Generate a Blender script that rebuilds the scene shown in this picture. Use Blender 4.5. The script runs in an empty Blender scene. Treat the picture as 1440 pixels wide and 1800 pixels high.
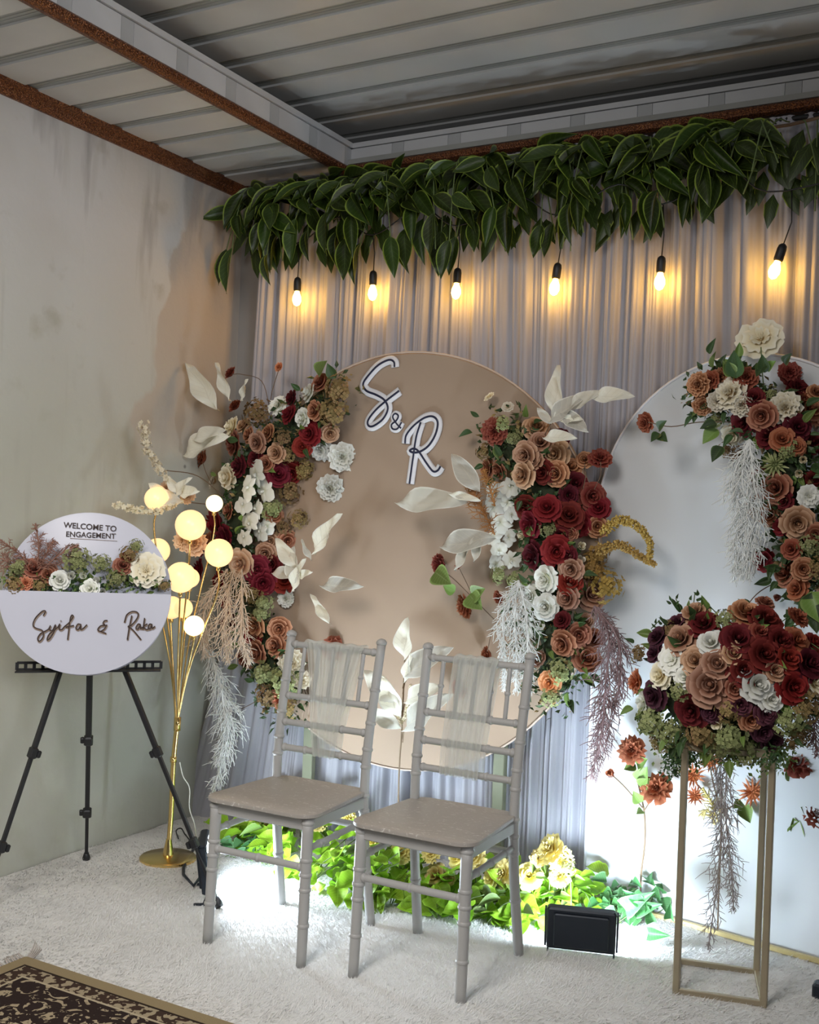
import bpy, math, random
import numpy as np
from mathutils import Vector, Matrix
C = bpy.context.scene.collection
PI = math.pi
sin, cos = math.sin, math.cos
# ------------------------------------------------------------------ camera
CX, CY, YAW, PIT, ROL, F = 3.0718, -3.8620, 0.51218, 0.0086, 0.04056, 1949.1
CAM = Vector((CX, CY, 1.3))
fw = Vector((-sin(YAW)*cos(PIT), cos(YAW)*cos(PIT), sin(PIT)))
r0 = Vector((cos(YAW), sin(YAW), 0)); u0 = r0.cross(fw)
rt = r0*cos(ROL) + u0*sin(ROL); up = -r0*sin(ROL) + u0*cos(ROL)
cd = bpy.data.cameras.new('camera'); co = bpy.data.objects.new('camera', cd); C.objects.link(co)
M = Matrix((rt, up, -fw)).transposed().to_4x4(); M.translation = CAM
co.matrix_world = M
cd.sensor_fit = 'VERTICAL'; cd.sensor_height = 36.0; cd.lens = F/1800*36; cd.clip_start = .05
sc = bpy.context.scene; sc.camera = co
# ------------------------------------------------------------------ light, exposure
sc.view_settings.view_transform = 'Standard'; sc.view_settings.look = 'None'
sc.view_settings.exposure = 0.0; sc.view_settings.gamma = 1.0
sc.view_settings.use_curve_mapping = False
w = bpy.data.worlds.new('world'); sc.world = w; w.use_nodes = True
w.node_tree.nodes['Background'].inputs[0].default_value = (.80, .86, 1, 1)
w.node_tree.nodes['Background'].inputs[1].default_value = .07
def area(name, loc, target, size, power, col, sy=None):
    l = bpy.data.lights.new(name, 'AREA'); l.energy = power; l.color = col; l.size = size
    if sy: l.shape = 'RECTANGLE'; l.size_y = sy
    o = bpy.data.objects.new(name, l); C.objects.link(o); o.location = loc
    o.rotation_euler = (Vector(target)-Vector(loc)).to_track_quat('-Z', 'Y').to_euler()
    return o
area('room_lamp', (1.7, -3.6, 2.66), (1.35, -1.75, 0), 1.0, 35, (1, .96, .92)).data.spread = math.radians(125)
area('wall_fill', (4.3, -3.6, 1.9), (0, -1.5, 1.7), 1.0, 13, (.90, .94, 1)).data.spread = math.radians(80)  # unseen fill light added to brighten the left wall
FLOOD_E, BULB_E, GLOBE_E = 215, 58, .92

def at(u, v, y):                     # where a sight line meets the vertical plane y = const
    d = fw + rt*((u-720)/F) + up*((900-v)/F)
    return CAM + d*((y-CY)/d.y)
def atp(u, v, P, n):
    d = fw + rt*((u-720)/F) + up*((900-v)/F); n = Vector(n)
    return CAM + d*((Vector(P)-CAM).dot(n)/d.dot(n))
def flr(u, v, z=0): return atp(u, v, (0, 0, z), (0, 0, 1))
def mpp(P): return (Vector(P)-CAM).dot(fw)/F      # metres per photo pixel at P
R = random.Random(7)
def rr(a, b): return R.uniform(a, b)
# ------------------------------------------------------------------ materials
MATS = {}
class NT:
    def __init__(s, name):
        s.m = bpy.data.materials.new(name); s.m.use_nodes = True; s.t = s.m.node_tree
        s.b = s.t.nodes['Principled BSDF']
    def n(s, ty, **kw):
        x = s.t.nodes.new(ty)
        for k, v in kw.items(): setattr(x, k, v)
        return x
    def l(s, a, b): s.t.links.new(a, b)
    def mix(s, fac, a, b):
        x = s.n('ShaderNodeMix', data_type='RGBA')
        for sock, v in ((x.inputs[0], fac), (x.inputs[6], a), (x.inputs[7], b)):
            if hasattr(v, 'links'): s.l(v, sock)
            elif isinstance(v, (int, float)): sock.default_value = v
            else: sock.default_value = (*v[:3], 1)
        return x.outputs[2]
    def ma(s, op, a, b=0., c=0.):
        x = s.n('ShaderNodeMath', operation=op)
        for sock, v in zip(x.inputs, (a, b, c)):
            if hasattr(v, 'links'): s.l(v, sock)
            else: sock.default_value = v
        return x.outputs[0]
    def noise(s, scale, detail=3, vec=None, out=0, dist=0):
        x = s.n('ShaderNodeTexNoise'); x.inputs['Scale'].default_value = scale
        x.inputs['Detail'].default_value = detail; x.inputs['Distortion'].default_value = dist
        if vec: s.l(vec, x.inputs['Vector'])
        return x.outputs[out]
    def obj(s): return s.n('ShaderNodeTexCoord').outputs['Object']
    def scaled(s, v, sc3):
        x = s.n('ShaderNodeMapping'); x.inputs['Scale'].default_value = sc3; s.l(v, x.inputs[0]); return x.outputs[0]
    def ramp(s, v, stops):
        x = s.n('ShaderNodeValToRGB'); s.l(v, x.inputs[0])
        el = x.color_ramp.elements
        while len(el) < len(stops): el.new(.5)
        for e, (p, c) in zip(el, stops):
            e.position = p; e.color = (*c, 1) if not isinstance(c, (int, float)) else (c, c, c, 1)
        return x.outputs[0]
    def bump(s, h, strength, dist=.01):
        x = s.n('ShaderNodeBump'); x.inputs['Strength'].default_value = strength; x.inputs['Distance'].default_value = dist
        s.l(h, x.inputs['Height']); s.l(x.outputs[0], s.b.inputs['Normal'])
    def fin(s, col=None, rough=.6, metal=0, spec=None):
        if col is not None:
            if hasattr(col, 'links'): s.l(col, s.b.inputs['Base Color'])
            else: s.b.inputs['Base Color'].default_value = (*col, 1)
        s.b.inputs['Roughness'].default_value = rough; s.b.inputs['Metallic'].default_value = metal
        if spec is not None: s.b.inputs['Specular IOR Level'].default_value = spec
        return s.m
def plain(name, col, rough=.6, metal=0, var=.08, nscale=20, bump=0, spec=None):
    t = NT(name); n = t.noise(nscale, 4, t.obj())
    c = t.mix(n, [x*(1-var) for x in col], [min(1, x*(1+var)) for x in col])
    if bump: t.bump(n, bump, .003)
    return t.fin(c, rough, metal, spec)
def emit(name, col, e):
    t = NT(name); t.b.inputs['Emission Color'].default_value = (*col, 1); t.b.inputs['Emission Strength'].default_value = e
    return t.fin(col, .3)
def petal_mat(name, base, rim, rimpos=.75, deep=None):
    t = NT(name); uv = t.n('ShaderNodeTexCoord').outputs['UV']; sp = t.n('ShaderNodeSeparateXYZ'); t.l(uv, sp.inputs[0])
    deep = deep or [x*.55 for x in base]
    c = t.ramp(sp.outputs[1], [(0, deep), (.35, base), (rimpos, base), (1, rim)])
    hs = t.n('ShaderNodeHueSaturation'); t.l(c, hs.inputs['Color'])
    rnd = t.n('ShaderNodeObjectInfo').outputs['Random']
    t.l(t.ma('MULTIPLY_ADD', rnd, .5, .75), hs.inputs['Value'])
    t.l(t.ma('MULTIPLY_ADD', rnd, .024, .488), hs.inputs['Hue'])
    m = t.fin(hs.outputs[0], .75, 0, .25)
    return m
def leaf_mat(name, base, edge, vein, edgew=.86, rough=.45, trans=0, nv=9):
    t = NT(name); uv = t.n('ShaderNodeTexCoord').outputs['UV']; sp = t.n('ShaderNodeSeparateXYZ'); t.l(uv, sp.inputs[0])
    s = t.ma('ABSOLUTE', t.ma('MULTIPLY_ADD', sp.outputs[0], 2, -1))
    e = t.ramp(s, [(edgew-.07, 0), (edgew+.03, 1)])
    v1 = t.ma('LESS_THAN', s, .05)
    fr = t.ma('FRACT', t.ma('SUBTRACT', t.ma('MULTIPLY', sp.outputs[1], nv), t.ma('MULTIPLY', s, 2.2)))
    v2 = t.ma('LESS_THAN', fr, .10)
    rnd = t.n('ShaderNodeObjectInfo').outputs['Random']
    hs = t.n('ShaderNodeHueSaturation'); hs.inputs['Color'].default_value = (*base, 1)
    t.l(t.ma('MULTIPLY_ADD', rnd, .7, .65), hs.inputs['Value']); t.l(t.ma('MULTIPLY_ADD', rnd, .03, .485), hs.inputs['Hue'])
    c = t.mix(t.ma('MULTIPLY', t.ma('MAXIMUM', v1, v2), .45), hs.outputs[0], vein)
    c = t.mix(e, c, edge)
    m = t.fin(c, rough, 0, .4)
    if trans:
        tr = t.n('ShaderNodeBsdfTranslucent'); t.l(c, tr.inputs[0]); mx = t.n('ShaderNodeMixShader'); mx.inputs[0].default_value = trans
        t.l(t.b.outputs[0], mx.inputs[1]); t.l(tr.outputs[0], mx.inputs[2])
        t.l(mx.outputs[0], t.t.nodes['Material Output'].inputs[0])
    return m
# left wall: painted plaster with stains and a browner corner patch
def wall_mat():
    t = NT('painted_plaster'); o = t.obj()
    n1 = t.noise(1.1, 5, o, dist=.6); n2 = t.noise(6, 5, o); n3 = t.noise(40, 3, o)
    c = t.mix(t.ramp(n1, [(.42, 0), (.60, 1)]), (.60, .595, .59), (.54, .525, .50))
    c = t.mix(t.ramp(n2, [(.60, 0), (.72, 1)]), c, (.44, .42, .38))
    sp = t.n('ShaderNodeSeparateXYZ'); t.l(o, sp.inputs[0])
    low = t.ramp(t.ma('ADD', sp.outputs[2], t.ma('MULTIPLY', n1, .5)), [(.2, 1), (1.2, 0)])
    c = t.mix(t.ma('MULTIPLY', low, .75), c, (.45, .46, .385))
    st = t.noise(3, 5, t.scaled(o, (1, 3, .35)), dist=.5)
    c = t.mix(t.ramp(st, [(.58, 0), (.75, .5)]), c, (.36, .34, .29))
    # object origin is (-.06, -3.2, 1.6): a brownish patch extends from the back corner, its edge further out lower down
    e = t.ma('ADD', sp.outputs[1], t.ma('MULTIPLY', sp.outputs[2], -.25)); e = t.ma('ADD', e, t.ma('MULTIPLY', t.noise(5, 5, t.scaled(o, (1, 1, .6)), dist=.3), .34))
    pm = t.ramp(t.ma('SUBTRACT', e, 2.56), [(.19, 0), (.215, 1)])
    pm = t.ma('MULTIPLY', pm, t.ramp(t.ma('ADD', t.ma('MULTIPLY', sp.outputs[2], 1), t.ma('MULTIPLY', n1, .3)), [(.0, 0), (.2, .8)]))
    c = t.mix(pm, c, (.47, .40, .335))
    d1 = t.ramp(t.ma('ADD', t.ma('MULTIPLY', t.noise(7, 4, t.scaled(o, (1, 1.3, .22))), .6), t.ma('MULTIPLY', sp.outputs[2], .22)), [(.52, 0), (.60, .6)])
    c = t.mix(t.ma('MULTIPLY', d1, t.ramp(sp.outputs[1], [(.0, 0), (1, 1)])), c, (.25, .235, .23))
    vo = t.n('ShaderNodeTexVoronoi'); vo.inputs['Scale'].default_value = 2.6; t.l(o, vo.inputs[0])
    c = t.mix(t.ramp(vo.outputs['Distance'], [(.022, .8), (.035, 0)]), c, (.12, .11, .10))
    t.bump(t.ma('ADD', n3, t.ma('MULTIPLY', n2, 2.)), .25, .004)
    return t.fin(c, .85)
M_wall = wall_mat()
M_wallb = plain('grey_plaster', (.34, .32, .30), .85, var=.2, nscale=3)
def ceil_mat(name, c0, rough):
    t = NT(name); o = t.obj(); n = t.noise(5, 4, t.scaled(o, (.3, 1, 1))); n2 = t.noise(1.3, 4, o)
    c = t.mix(t.ramp(n2, [(.45, 0), (.75, .6)]), t.mix(n, c0, [x*.93 for x in c0]), [x*.6 for x in c0])
    return t.fin(c, rough, 0, .5)
M_cw = ceil_mat('pvc_panel_white', (.68, .665, .64), .27)
M_cg = ceil_mat('pvc_panel_grey_stripe', (.36, .36, .335), .30)
M_fas = ceil_mat('pvc_fascia_white', (.62, .62, .63), .4)
def wood_mat():
    t = NT('carved_copper_moulding'); o = t.obj()
    vo = t.n('ShaderNodeTexVoronoi'); vo.inputs['Scale'].default_value = 200; t.l(o, vo.inputs[0])
    c = t.mix(t.ramp(vo.outputs['Distance'], [(.2, 0), (.6, 1)]), (.36, .14, .05), (.12, .042, .02))
    t.bump(vo.outputs['Distance'], .8, .004)
    return t.fin(c, .34, .55)
M_mould = wood_mat()
def fur_mat():
    t = NT('white_fur'); o = t.obj(); n = t.noise(9, 4, o); n2 = t.noise(1.6, 3, o, dist=.8)
    c = t.mix(n, (.70, .69, .67), (.84, .835, .82)); c = t.mix(t.ramp(n2, [(.5, 0), (.7, .5)]), c, (.60, .59, .56))
    t.bump(t.noise(60, 3, o), .5, .01)
    return t.fin(c, .9, 0, .2)
M_fur = fur_mat()
def sheer(name, col, trans=.35, alpha=1.0, rough=.7, nscale=400):
    t = NT(name); o = t.obj(); n = t.noise(30, 3, t.scaled(o, (8, 8, .4)))
    c = t.mix(n, [x*.93 for x in col], col); t.l(c, t.b.inputs['Base Color'])
    t.bump(n, .15, .002)
    t.b.inputs['Roughness'].default_value = rough; t.b.inputs['Sheen Weight'].default_value = .15
    tr = t.n('ShaderNodeBsdfTranslucent'); tr.inputs[0].default_value = (*col, 1)
    mx = t.n('ShaderNodeMixShader'); mx.inputs[0].default_value = trans
    t.l(t.b.outputs[0], mx.inputs[1]); t.l(tr.outputs[0], mx.inputs[2]); out = mx.outputs[0]
    if alpha < 1:
        tp = t.n('ShaderNodeBsdfTransparent'); m2 = t.n('ShaderNodeMixShader'); m2.inputs[0].default_value = alpha
        t.l(tp.outputs[0], m2.inputs[1]); t.l(out, m2.inputs[2]); out = m2.outputs[0]
    t.l(out, t.t.nodes['Material Output'].inputs[0])
    return t.m
M_cur = sheer('sheer_white_voile', (.56, .555, .61), .25)
M_skirt = sheer('satin_grey_drape', (.55, .60, .66), .1, rough=.35)
M_sash = sheer('sheer_sash_tulle', (.76, .77, .72), .35, .5)
M_tan = plain('tan_fabric', (.39, .285, .205), .85, var=.05, nscale=3)
M_arch = plain('white_stretch_fabric', (.66, .68, .70), .8, var=.03, nscale=3)
M_goldt = plain('gold_trim', (.62, .50, .24), .4, .6)
M_gold = plain('polished_gold', (.83, .60, .24), .2, 1, var=.12, nscale=8)
M_stand = plain('brushed_champagne_metal', (.40, .335, .23), .45, .55, var=.15, nscale=14)
M_black = plain('black_plastic', (.012, .012, .014), .45)
M_navy = plain('flood_casing', (.018, .024, .035), .4, .3)
M_chair = plain('grey_chair_resin', (.40, .39, .375), .38, var=.05, nscale=6, spec=.4)
def seat_mat():
    t = NT('scuffed_seat'); o = t.obj(); n = t.noise(26, 6, t.scaled(o, (1, 3, 1)), dist=2.5)
    c = t.mix(t.ramp(n, [(.60, 0), (.68, 1)]), (.37, .335, .30), (.60, .58, .54))
    return t.fin(c, .42, 0, .5)
M_seat = seat_mat()
M_signw = plain('white_board', (.60, .60, .68), .35, var=.05, nscale=3)
M_ink = plain('dark_brown_lettering', (.05, .028, .022), .6)
M_shadow_line = plain('bronze_shadow_line', (.42, .30, .22), .6)
M_navyline = plain('navy_letter_stroke', (.012, .014, .045), .5)
M_white = plain('white_acrylic', (.80, .79, .82), .4, var=.03)
M_wire = plain('white_cable', (.75, .75, .70), .5)
M_stem = plain('brown_stem', (.16, .10, .06), .7)
M_gstem = plain('green_stem', (.12, .17, .06), .7)
M_goldstem = plain('gilded_stem', (.20, .13, .07), .6)
M_bulb = emit('warm_bulb_glow', (1, .52, .085), BULB_E)
M_globe = emit('opal_globe_glow', (1, .68, .34), GLOBE_E)
M_globeb = emit('opal_globe_bright', (1, .74, .38), GLOBE_E*2.6)
M_flood = emit('flood_led_panel', (.72, .86, 1.0), FLOOD_E)
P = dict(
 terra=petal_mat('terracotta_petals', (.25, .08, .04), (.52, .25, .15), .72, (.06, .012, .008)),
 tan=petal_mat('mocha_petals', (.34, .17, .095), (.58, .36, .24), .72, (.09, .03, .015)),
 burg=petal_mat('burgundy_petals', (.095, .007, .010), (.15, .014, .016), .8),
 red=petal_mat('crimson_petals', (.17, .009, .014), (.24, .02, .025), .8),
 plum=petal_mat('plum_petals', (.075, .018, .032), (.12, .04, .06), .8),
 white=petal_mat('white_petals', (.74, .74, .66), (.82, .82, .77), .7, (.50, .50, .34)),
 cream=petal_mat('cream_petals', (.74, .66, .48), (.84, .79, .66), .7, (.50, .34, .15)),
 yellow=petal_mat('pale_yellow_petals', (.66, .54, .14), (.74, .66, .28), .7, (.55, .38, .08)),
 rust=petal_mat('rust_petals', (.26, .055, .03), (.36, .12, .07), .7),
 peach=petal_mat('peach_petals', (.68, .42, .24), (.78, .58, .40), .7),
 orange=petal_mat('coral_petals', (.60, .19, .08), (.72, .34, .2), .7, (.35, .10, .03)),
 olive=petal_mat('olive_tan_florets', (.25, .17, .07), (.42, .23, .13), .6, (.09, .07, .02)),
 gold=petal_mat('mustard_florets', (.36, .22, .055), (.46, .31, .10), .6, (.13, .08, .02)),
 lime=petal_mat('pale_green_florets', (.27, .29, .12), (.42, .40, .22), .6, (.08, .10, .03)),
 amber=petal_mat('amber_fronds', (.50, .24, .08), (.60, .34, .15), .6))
M_leafg = leaf_mat('variegated_leaf', (.026, .046, .006), (.22, .30, .045), (.09, .15, .03), .90, .38)
M_green = leaf_mat('dark_green_leaf', (.045, .085, .028), (.08, .14, .04), (.10, .16, .06))
M_lgreen = leaf_mat('fresh_green_leaf', (.16, .25, .055), (.24, .34, .10), (.27, .36, .14))
M_lime = leaf_mat('lime_green_leaf', (.27, .50, .025), (.34, .56, .05), (.42, .62, .10), .9, .5, .3)
M_ivy = leaf_mat('ivy_green_leaf', (.06, .20, .06), (.14, .30, .12), (.16, .32, .14), .9, .5, .2)
M_pale = leaf_mat('preserved_cream_leaf', (.74, .71, .60), (.80, .77, .68), (.66, .62, .50), .93, .6, .15)
M_fern = plain('rust_fern', (.34, .17, .12), .7)
M_spw = plain('white_spray_branches', (.78, .79, .76), .7)
M_spp = plain('blush_spray_branches', (.74, .60, .47), .7)
M_spm = plain('mauve_spray_branches', (.24, .15, .15), .7)
M_spg = plain('grey_mauve_spray', (.38, .34, .33), .7)
M_dark = plain('dark_moss_core', (.03, .042, .018), .9)
# ------------------------------------------------------------------ mesh builder
class MB:
    def __init__(s): s.v = []; s.f = []; s.m = []; s.uv = []
    def add(s, vs, fs, mi=0, uv=None):
        b = len(s.v); s.v += [tuple(x) for x in vs]; s.f += [tuple(i+b for i in f) for f in fs]
        s.m += [mi]*len(fs); s.uv += uv if uv else [(.5, .5)]*len(vs)
    def grid(s, fn, nu, nv, mi=0):
        vs, uv = [], []
        for j in range(nv+1):
            for i in range(nu+1):
                vs.append(fn(i/nu, j/nv)); uv.append((i/nu, j/nv))
        n = nu+1
        s.add(vs, [(j*n+i, j*n+i+1, j*n+i+1+n, j*n+i+n) for j in range(nv) for i in range(nu)], mi, uv)
    def tube(s, pts, rad, n=8, mi=0, cap=True, flat=None):
        pts = [Vector(p) for p in pts]; k = len(pts)
        if not hasattr(rad, '__len__'): rad = [rad]*k
        a = None; vs = []
        for i, p in enumerate(pts):
            t = (pts[min(i+1, k-1)]-pts[max(i-1, 0)])
            t = t.normalized() if t.length > 1e-9 else Vector((0, 0, 1))
            if a is None: a = t.orthogonal().normalized()
            a = (a - t*a.dot(t)); a = a.normalized() if a.length > 1e-6 else t.orthogonal().normalized()
            b = t.cross(a)
            for q in range(n):
                o = (a*cos(2*PI*q/n)+b*sin(2*PI*q/n))*rad[i]
                if flat: o = o - flat[0]*o.dot(flat[0])*(1-flat[1])
                vs.append(p+o)
        fs = [(i*n+q, i*n+(q+1) % n, (i+1)*n+(q+1) % n, (i+1)*n+q) for i in range(k-1) for q in range(n)]
        if cap: fs += [tuple(range(n-1, -1, -1)), tuple(range((k-1)*n, k*n))]
        s.add(vs, fs, mi)
    def box(s, c, sz, mi=0, ax=None, bev=0):
        c = Vector(c); ax = ax or (Vector((1, 0, 0)), Vector((0, 1, 0)), Vector((0, 0, 1)))
        h = [x/2 for x in sz]
        if bev:
            b = min(bev, min(h)*.9); vs = []
            for z in (-1, 1):
                for q, inset in (((0, b) if z < 0 else (1, 0)), ((1, 0) if z < 0 else (0, b))):
                    zz = z*h[2] if inset else z*(h[2]-b)
                    for sx, sy in ((-1, -1), (1, -1), (1, 1), (-1, 1)):
                        for kx, ky in (((1, 0), (0, 1)) if sx*sy < 0 else ((0, 1), (1, 0))):
                            vs.append(c+ax[0]*sx*(h[0]-inset-b*kx)+ax[1]*sy*(h[1]-inset-b*ky)+ax[2]*zz)
            fs = [(r*8+i, r*8+(i+1) % 8, r*8+8+(i+1) % 8, r*8+8+i) for r in range(3) for i in range(8)]
            fs += [tuple(range(7, -1, -1)), tuple(range(24, 32))]
            s.add(vs, fs, mi); return
        vs = [c+ax[0]*i*h[0]+ax[1]*j*h[1]+ax[2]*k*h[2] for k in (-1, 1) for j in (-1, 1) for i in (-1, 1)]
        s.add(vs, [(0, 2, 3, 1), (4, 5, 7, 6), (0, 1, 5, 4), (2, 6, 7, 3), (0, 4, 6, 2), (1, 3, 7, 5)], mi)
    def bar(s, a, b, wx, wy, mi=0, bev=0):
        a, b = Vector(a), Vector(b); t = (b-a).normalized(); x = t.cross(Vector((0, 0, 1)))
        x = x.normalized() if x.length > 1e-3 else Vector((1, 0, 0))
        y = t.cross(x); s.box((a+b)/2, (wx, wy, (b-a).length), mi, (x, y, t), bev)
    def lathe(s, prof, c=(0, 0, 0), n=24, mi=0, ax=None):
        ax = ax or (Vector((1, 0, 0)), Vector((0, 1, 0)), Vector((0, 0, 1))); c = Vector(c)
        vs = [c+ax[0]*r*cos(2*PI*q/n)+ax[1]*r*sin(2*PI*q/n)+ax[2]*z for r, z in prof for q in range(n)]
        k = len(prof); fs = [(i*n+q, i*n+(q+1) % n, (i+1)*n+(q+1) % n, (i+1)*n+q) for i in range(k-1) for q in range(n)]
        fs += [tuple(range(n-1, -1, -1)), tuple(range((k-1)*n, k*n))]
        s.add(vs, fs, mi)
    def prism(s, poly, o, ax, th, mi=0):     # polygon in (ax0, ax1), extruded along ax2 by th
        o = Vector(o); n = len(poly)
        vs = [o+ax[0]*a+ax[1]*b for a, b in poly]+[o+ax[0]*a+ax[1]*b+ax[2]*th for a, b in poly]
        s.add(vs, [tuple(range(n-1, -1, -1)), tuple(range(n, 2*n))]+[(i, (i+1) % n, n+(i+1) % n, n+i) for i in range(n)], mi)
    def mesh(s, name, mats, smooth=True):
        me = bpy.data.meshes.new(name); me.from_pydata(s.v, [], s.f); me.update()
        for m in (mats if isinstance(mats, (list, tuple)) else [mats]): me.materials.append(m)
        if max(s.m, default=0) > 0: me.polygons.foreach_set('material_index', s.m)
        if smooth: me.polygons.foreach_set('use_smooth', [True]*len(s.f))
        l = me.uv_layers.new(name='uv'); idx = np.empty(len(me.loops), dtype=np.int32); me.loops.foreach_get('vertex_index', idx)
        l.data.foreach_set('uv', np.array(s.uv, dtype=np.float32)[idx].ravel())
        return me
    def build(s, name, mats, parent=None, smooth=True, auto=False):   # centred on its own bounds
        V = np.array(s.v); c = (V.min(0)+V.max(0))/2; s.v = [tuple(x) for x in (V-c)]
        me = s.mesh(name, mats, smooth)
        if smooth and auto: me.set_sharp_from_angle(angle=math.radians(40))
        o = bpy.data.objects.new(name, me); C.objects.link(o); o.location = c
        if parent: put(o, parent, Vector(c))
        return o
ORG = {}
def put(o, parent, wloc):
    """parent o under an unrotated parent; wloc is its place in the room"""
    ORG[o.name] = Vector(wloc); o.parent = parent; o.location = Vector(wloc)-ORG.get(parent.name, Vector(parent.location))
def tag(o, label=None, cat=None, group=None, kind=None):
    for k, v in (('label', label), ('category', cat), ('group', group), ('kind', kind)):
        if v: o[k] = v
    return o
def thing(name, label, cat, loc, group=None):
    o = bpy.data.objects.new(name, None); C.objects.link(o); o.location = loc; o.empty_display_size = .05
    ORG[o.name] = Vector(loc); return tag(o, label, cat, group)
X, Y, Z = Vector((1, 0, 0)), Vector((0, 1, 0)), Vector((0, 0, 1))
def circ(r, n, a0=0, a1=2*PI): return [(r*cos(a0+(a1-a0)*i/n), r*sin(a0+(a1-a0)*i/n)) for i in range(n)]
def spline(pts, k=6):                      # Catmull-Rom
    p = [Vector(q) for q in pts]; p = [p[0]*2-p[1]]+p+[p[-1]*2-p[-2]]; out = []
    for i in range(1, len(p)-2):
        for j in range(k):
            t = j/k; a, b, c, d = p[i-1:i+3]
            out.append(.5*((2*b)+(c-a)*t+(2*a-5*b+4*c-d)*t*t+(3*b-a-3*c+d)*t**3))
    return out+[p[-2]]
# ------------------------------------------------------------------ the room
H, XB = 2.733, .571
def struct(mb, name, mats, smooth=False, parent=None):
    o = mb.build(name, mats, parent, smooth)
    if not parent: o['kind'] = 'structure'
    return o
b = MB(); b.box((2.6, -3.2, -.05), (7.4, 6.6, .1)); struct(b, 'floor', plain('cement_floor', (.35, .33, .30), .8))
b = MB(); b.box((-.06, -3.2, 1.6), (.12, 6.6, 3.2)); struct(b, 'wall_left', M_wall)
b = MB(); b.box((3.1, .06, 1.42), (6.4, .12, 2.84)); b.box((3.1, .44, 1.6), (6.4, .08, 3.2)); struct(b, 'wall_back', M_wallb)  # second box: unseen backing added so the gap under the ceiling stays dark
b = MB(); b.box((6.36, -3.2, 1.6), (.12, 6.6, 3.2)); struct(b, 'wall_right', M_wallb)
# ceiling planks: a wide white face and a recessed grey stripe
b = MB(); b.box((3.1, -3.0, 3.1), (6.4, 7.0, .1)); ceil = struct(b, 'ceiling', M_wallb)
UPH = -.10
def plank(x0, x1, z):
    b = MB(); wdt = .202
    b.box(((x0+x1)/2, 0, z+.012), (x1-x0, wdt, .016), 1)
    b.box(((x0+x1)/2, -.026, z+.002), (x1-x0, wdt-.058, .012), 0)
    for q in range(3): b.box(((x0+x1)/2, wdt/2-.043+q*.015, z+.0035), (x1-x0, .009, .0015), 1)
    return b
for x0, x1, z, n in ((0, XB, H, 30), (0, 6.3, H+.20, 31)):
    first = None
    for k in range(n):
        y = -1.273-.03+.202*(8-k)+(UPH if n == 31 else 0)
        if y > .28: continue
        if n == 30 and y > -.08: continue
        if not first:
            first = plank(x0, x1, z).build('plank', [M_cw, M_cg], ceil, False); o = first
            c0 = ORG[o.name].copy(); base = c0.copy()
            put(o, ceil, (c0.x, y, c0.z))
        else:
            o = first.copy(); C.objects.link(o); put(o, ceil, (base.x, y, base.z))
# soffit, fascia, mouldings
b = MB(); b.box((XB/2, -3.2, H+.03), (XB, 6.4, .02)); b.box((3.4, -.03, H+.03), (5.7, .06, .02)); struct(b, 'trim_1', M_cg)
def fascia(a0, a1, along, name):
    t = bpy.data.objects.new(name, None); C.objects.link(t); t['kind'] = 'structure'; t['label'] = 'white plank-clad side of the raised ceiling tray'
    t.location = (XB, a0, H) if along == 'y' else (a0, -.03, H); ORG[t.name] = Vector(t.location)
    q = a0; RR = random.Random(3); i = 0
    while q < a1:
        w_ = min([.2, .055][i % 2], a1-q); m = [M_fas, M_fas2][i % 2]; bb = MB(); th = .012 if i % 2 == 0 else .009
        if along == 'y': bb.box((XB+.006-th/2, q+w_/2, H+.045), (th, w_-.0015, .09))
        else: bb.box((q+w_/2, -.036+th/2, H+.045), (w_-.0015, th, .09))
        bb.build('panel', m, t, False); q += w_; i += 1
    bb = MB()
    if along == 'y': bb.box((XB-.005, (a0+a1)/2, H+.103), (.04, a1-a0, .02))
    else: bb.box(((a0+a1)/2, -.02, H+.103), (a1-a0, .04, .02))
    bb.build('lip', M_fas, t, False)
M_fas2 = ceil_mat('pvc_fascia_grey', (.48, .485, .49), .4)
fascia(-3.6, -.03, 'y', 'trim_2'); fascia(XB, 3.4, 'x', 'trim_3')
def moulding(name, p0, d, ln, u, v, prof):
    """profile (a,b) in directions u, v swept along d, with a carved bead row"""
    b = MB(); p0 = Vector(p0); n = len(prof)
    b.prism(prof, p0, (u, v, d), ln)
    o = b.build(name, M_mould, None, False); o['kind'] = 'structure'
    bb = MB(); k = int(ln/.022)
    a, c = prof[2]; a2, c2 = prof[3]
    for i in range(k):
        for (pa, pc) in (((a+a2)/2, (c+c2)/2),):
            cc = p0+u*pa+v*pc+d*(.011+i*.022)
            bb.add([cc+d*.009, cc-d*.009, cc+u*.004-v*.004, cc-u*.004+v*.004, cc+(u+v)*.006], [(0, 2, 4), (2, 1, 4), (1, 3, 4), (3, 0, 4)])
    q = bb.build('bead_row', M_mould, o, False); q['kind'] = 'stuff'
    q.location = ORG[q.name]-Vector(o.location)
moulding('trim_4', (0, -4.2, H-.052), Y, 4.2, X, Z, [(0, 0), (.010, 0), (.018, .012), (.024, .030), (.040, .040), (.042, .052), (0, .052)])
moulding('trim_5', (XB-.026, -4.2, H-.016), Y, 4.18, X, Z, [(0, 0), (.020, -.004), (.034, .004), (.040, .022), (.034, .030), (0, .016)])
moulding('trim_6', (XB, -.064, H-.016), X, 5, -Y, Z, [(-.05, 0), (-.01, -.004), (.006, .004), (.010, .022), (.004, .030), (-.05, .016)])
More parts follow.
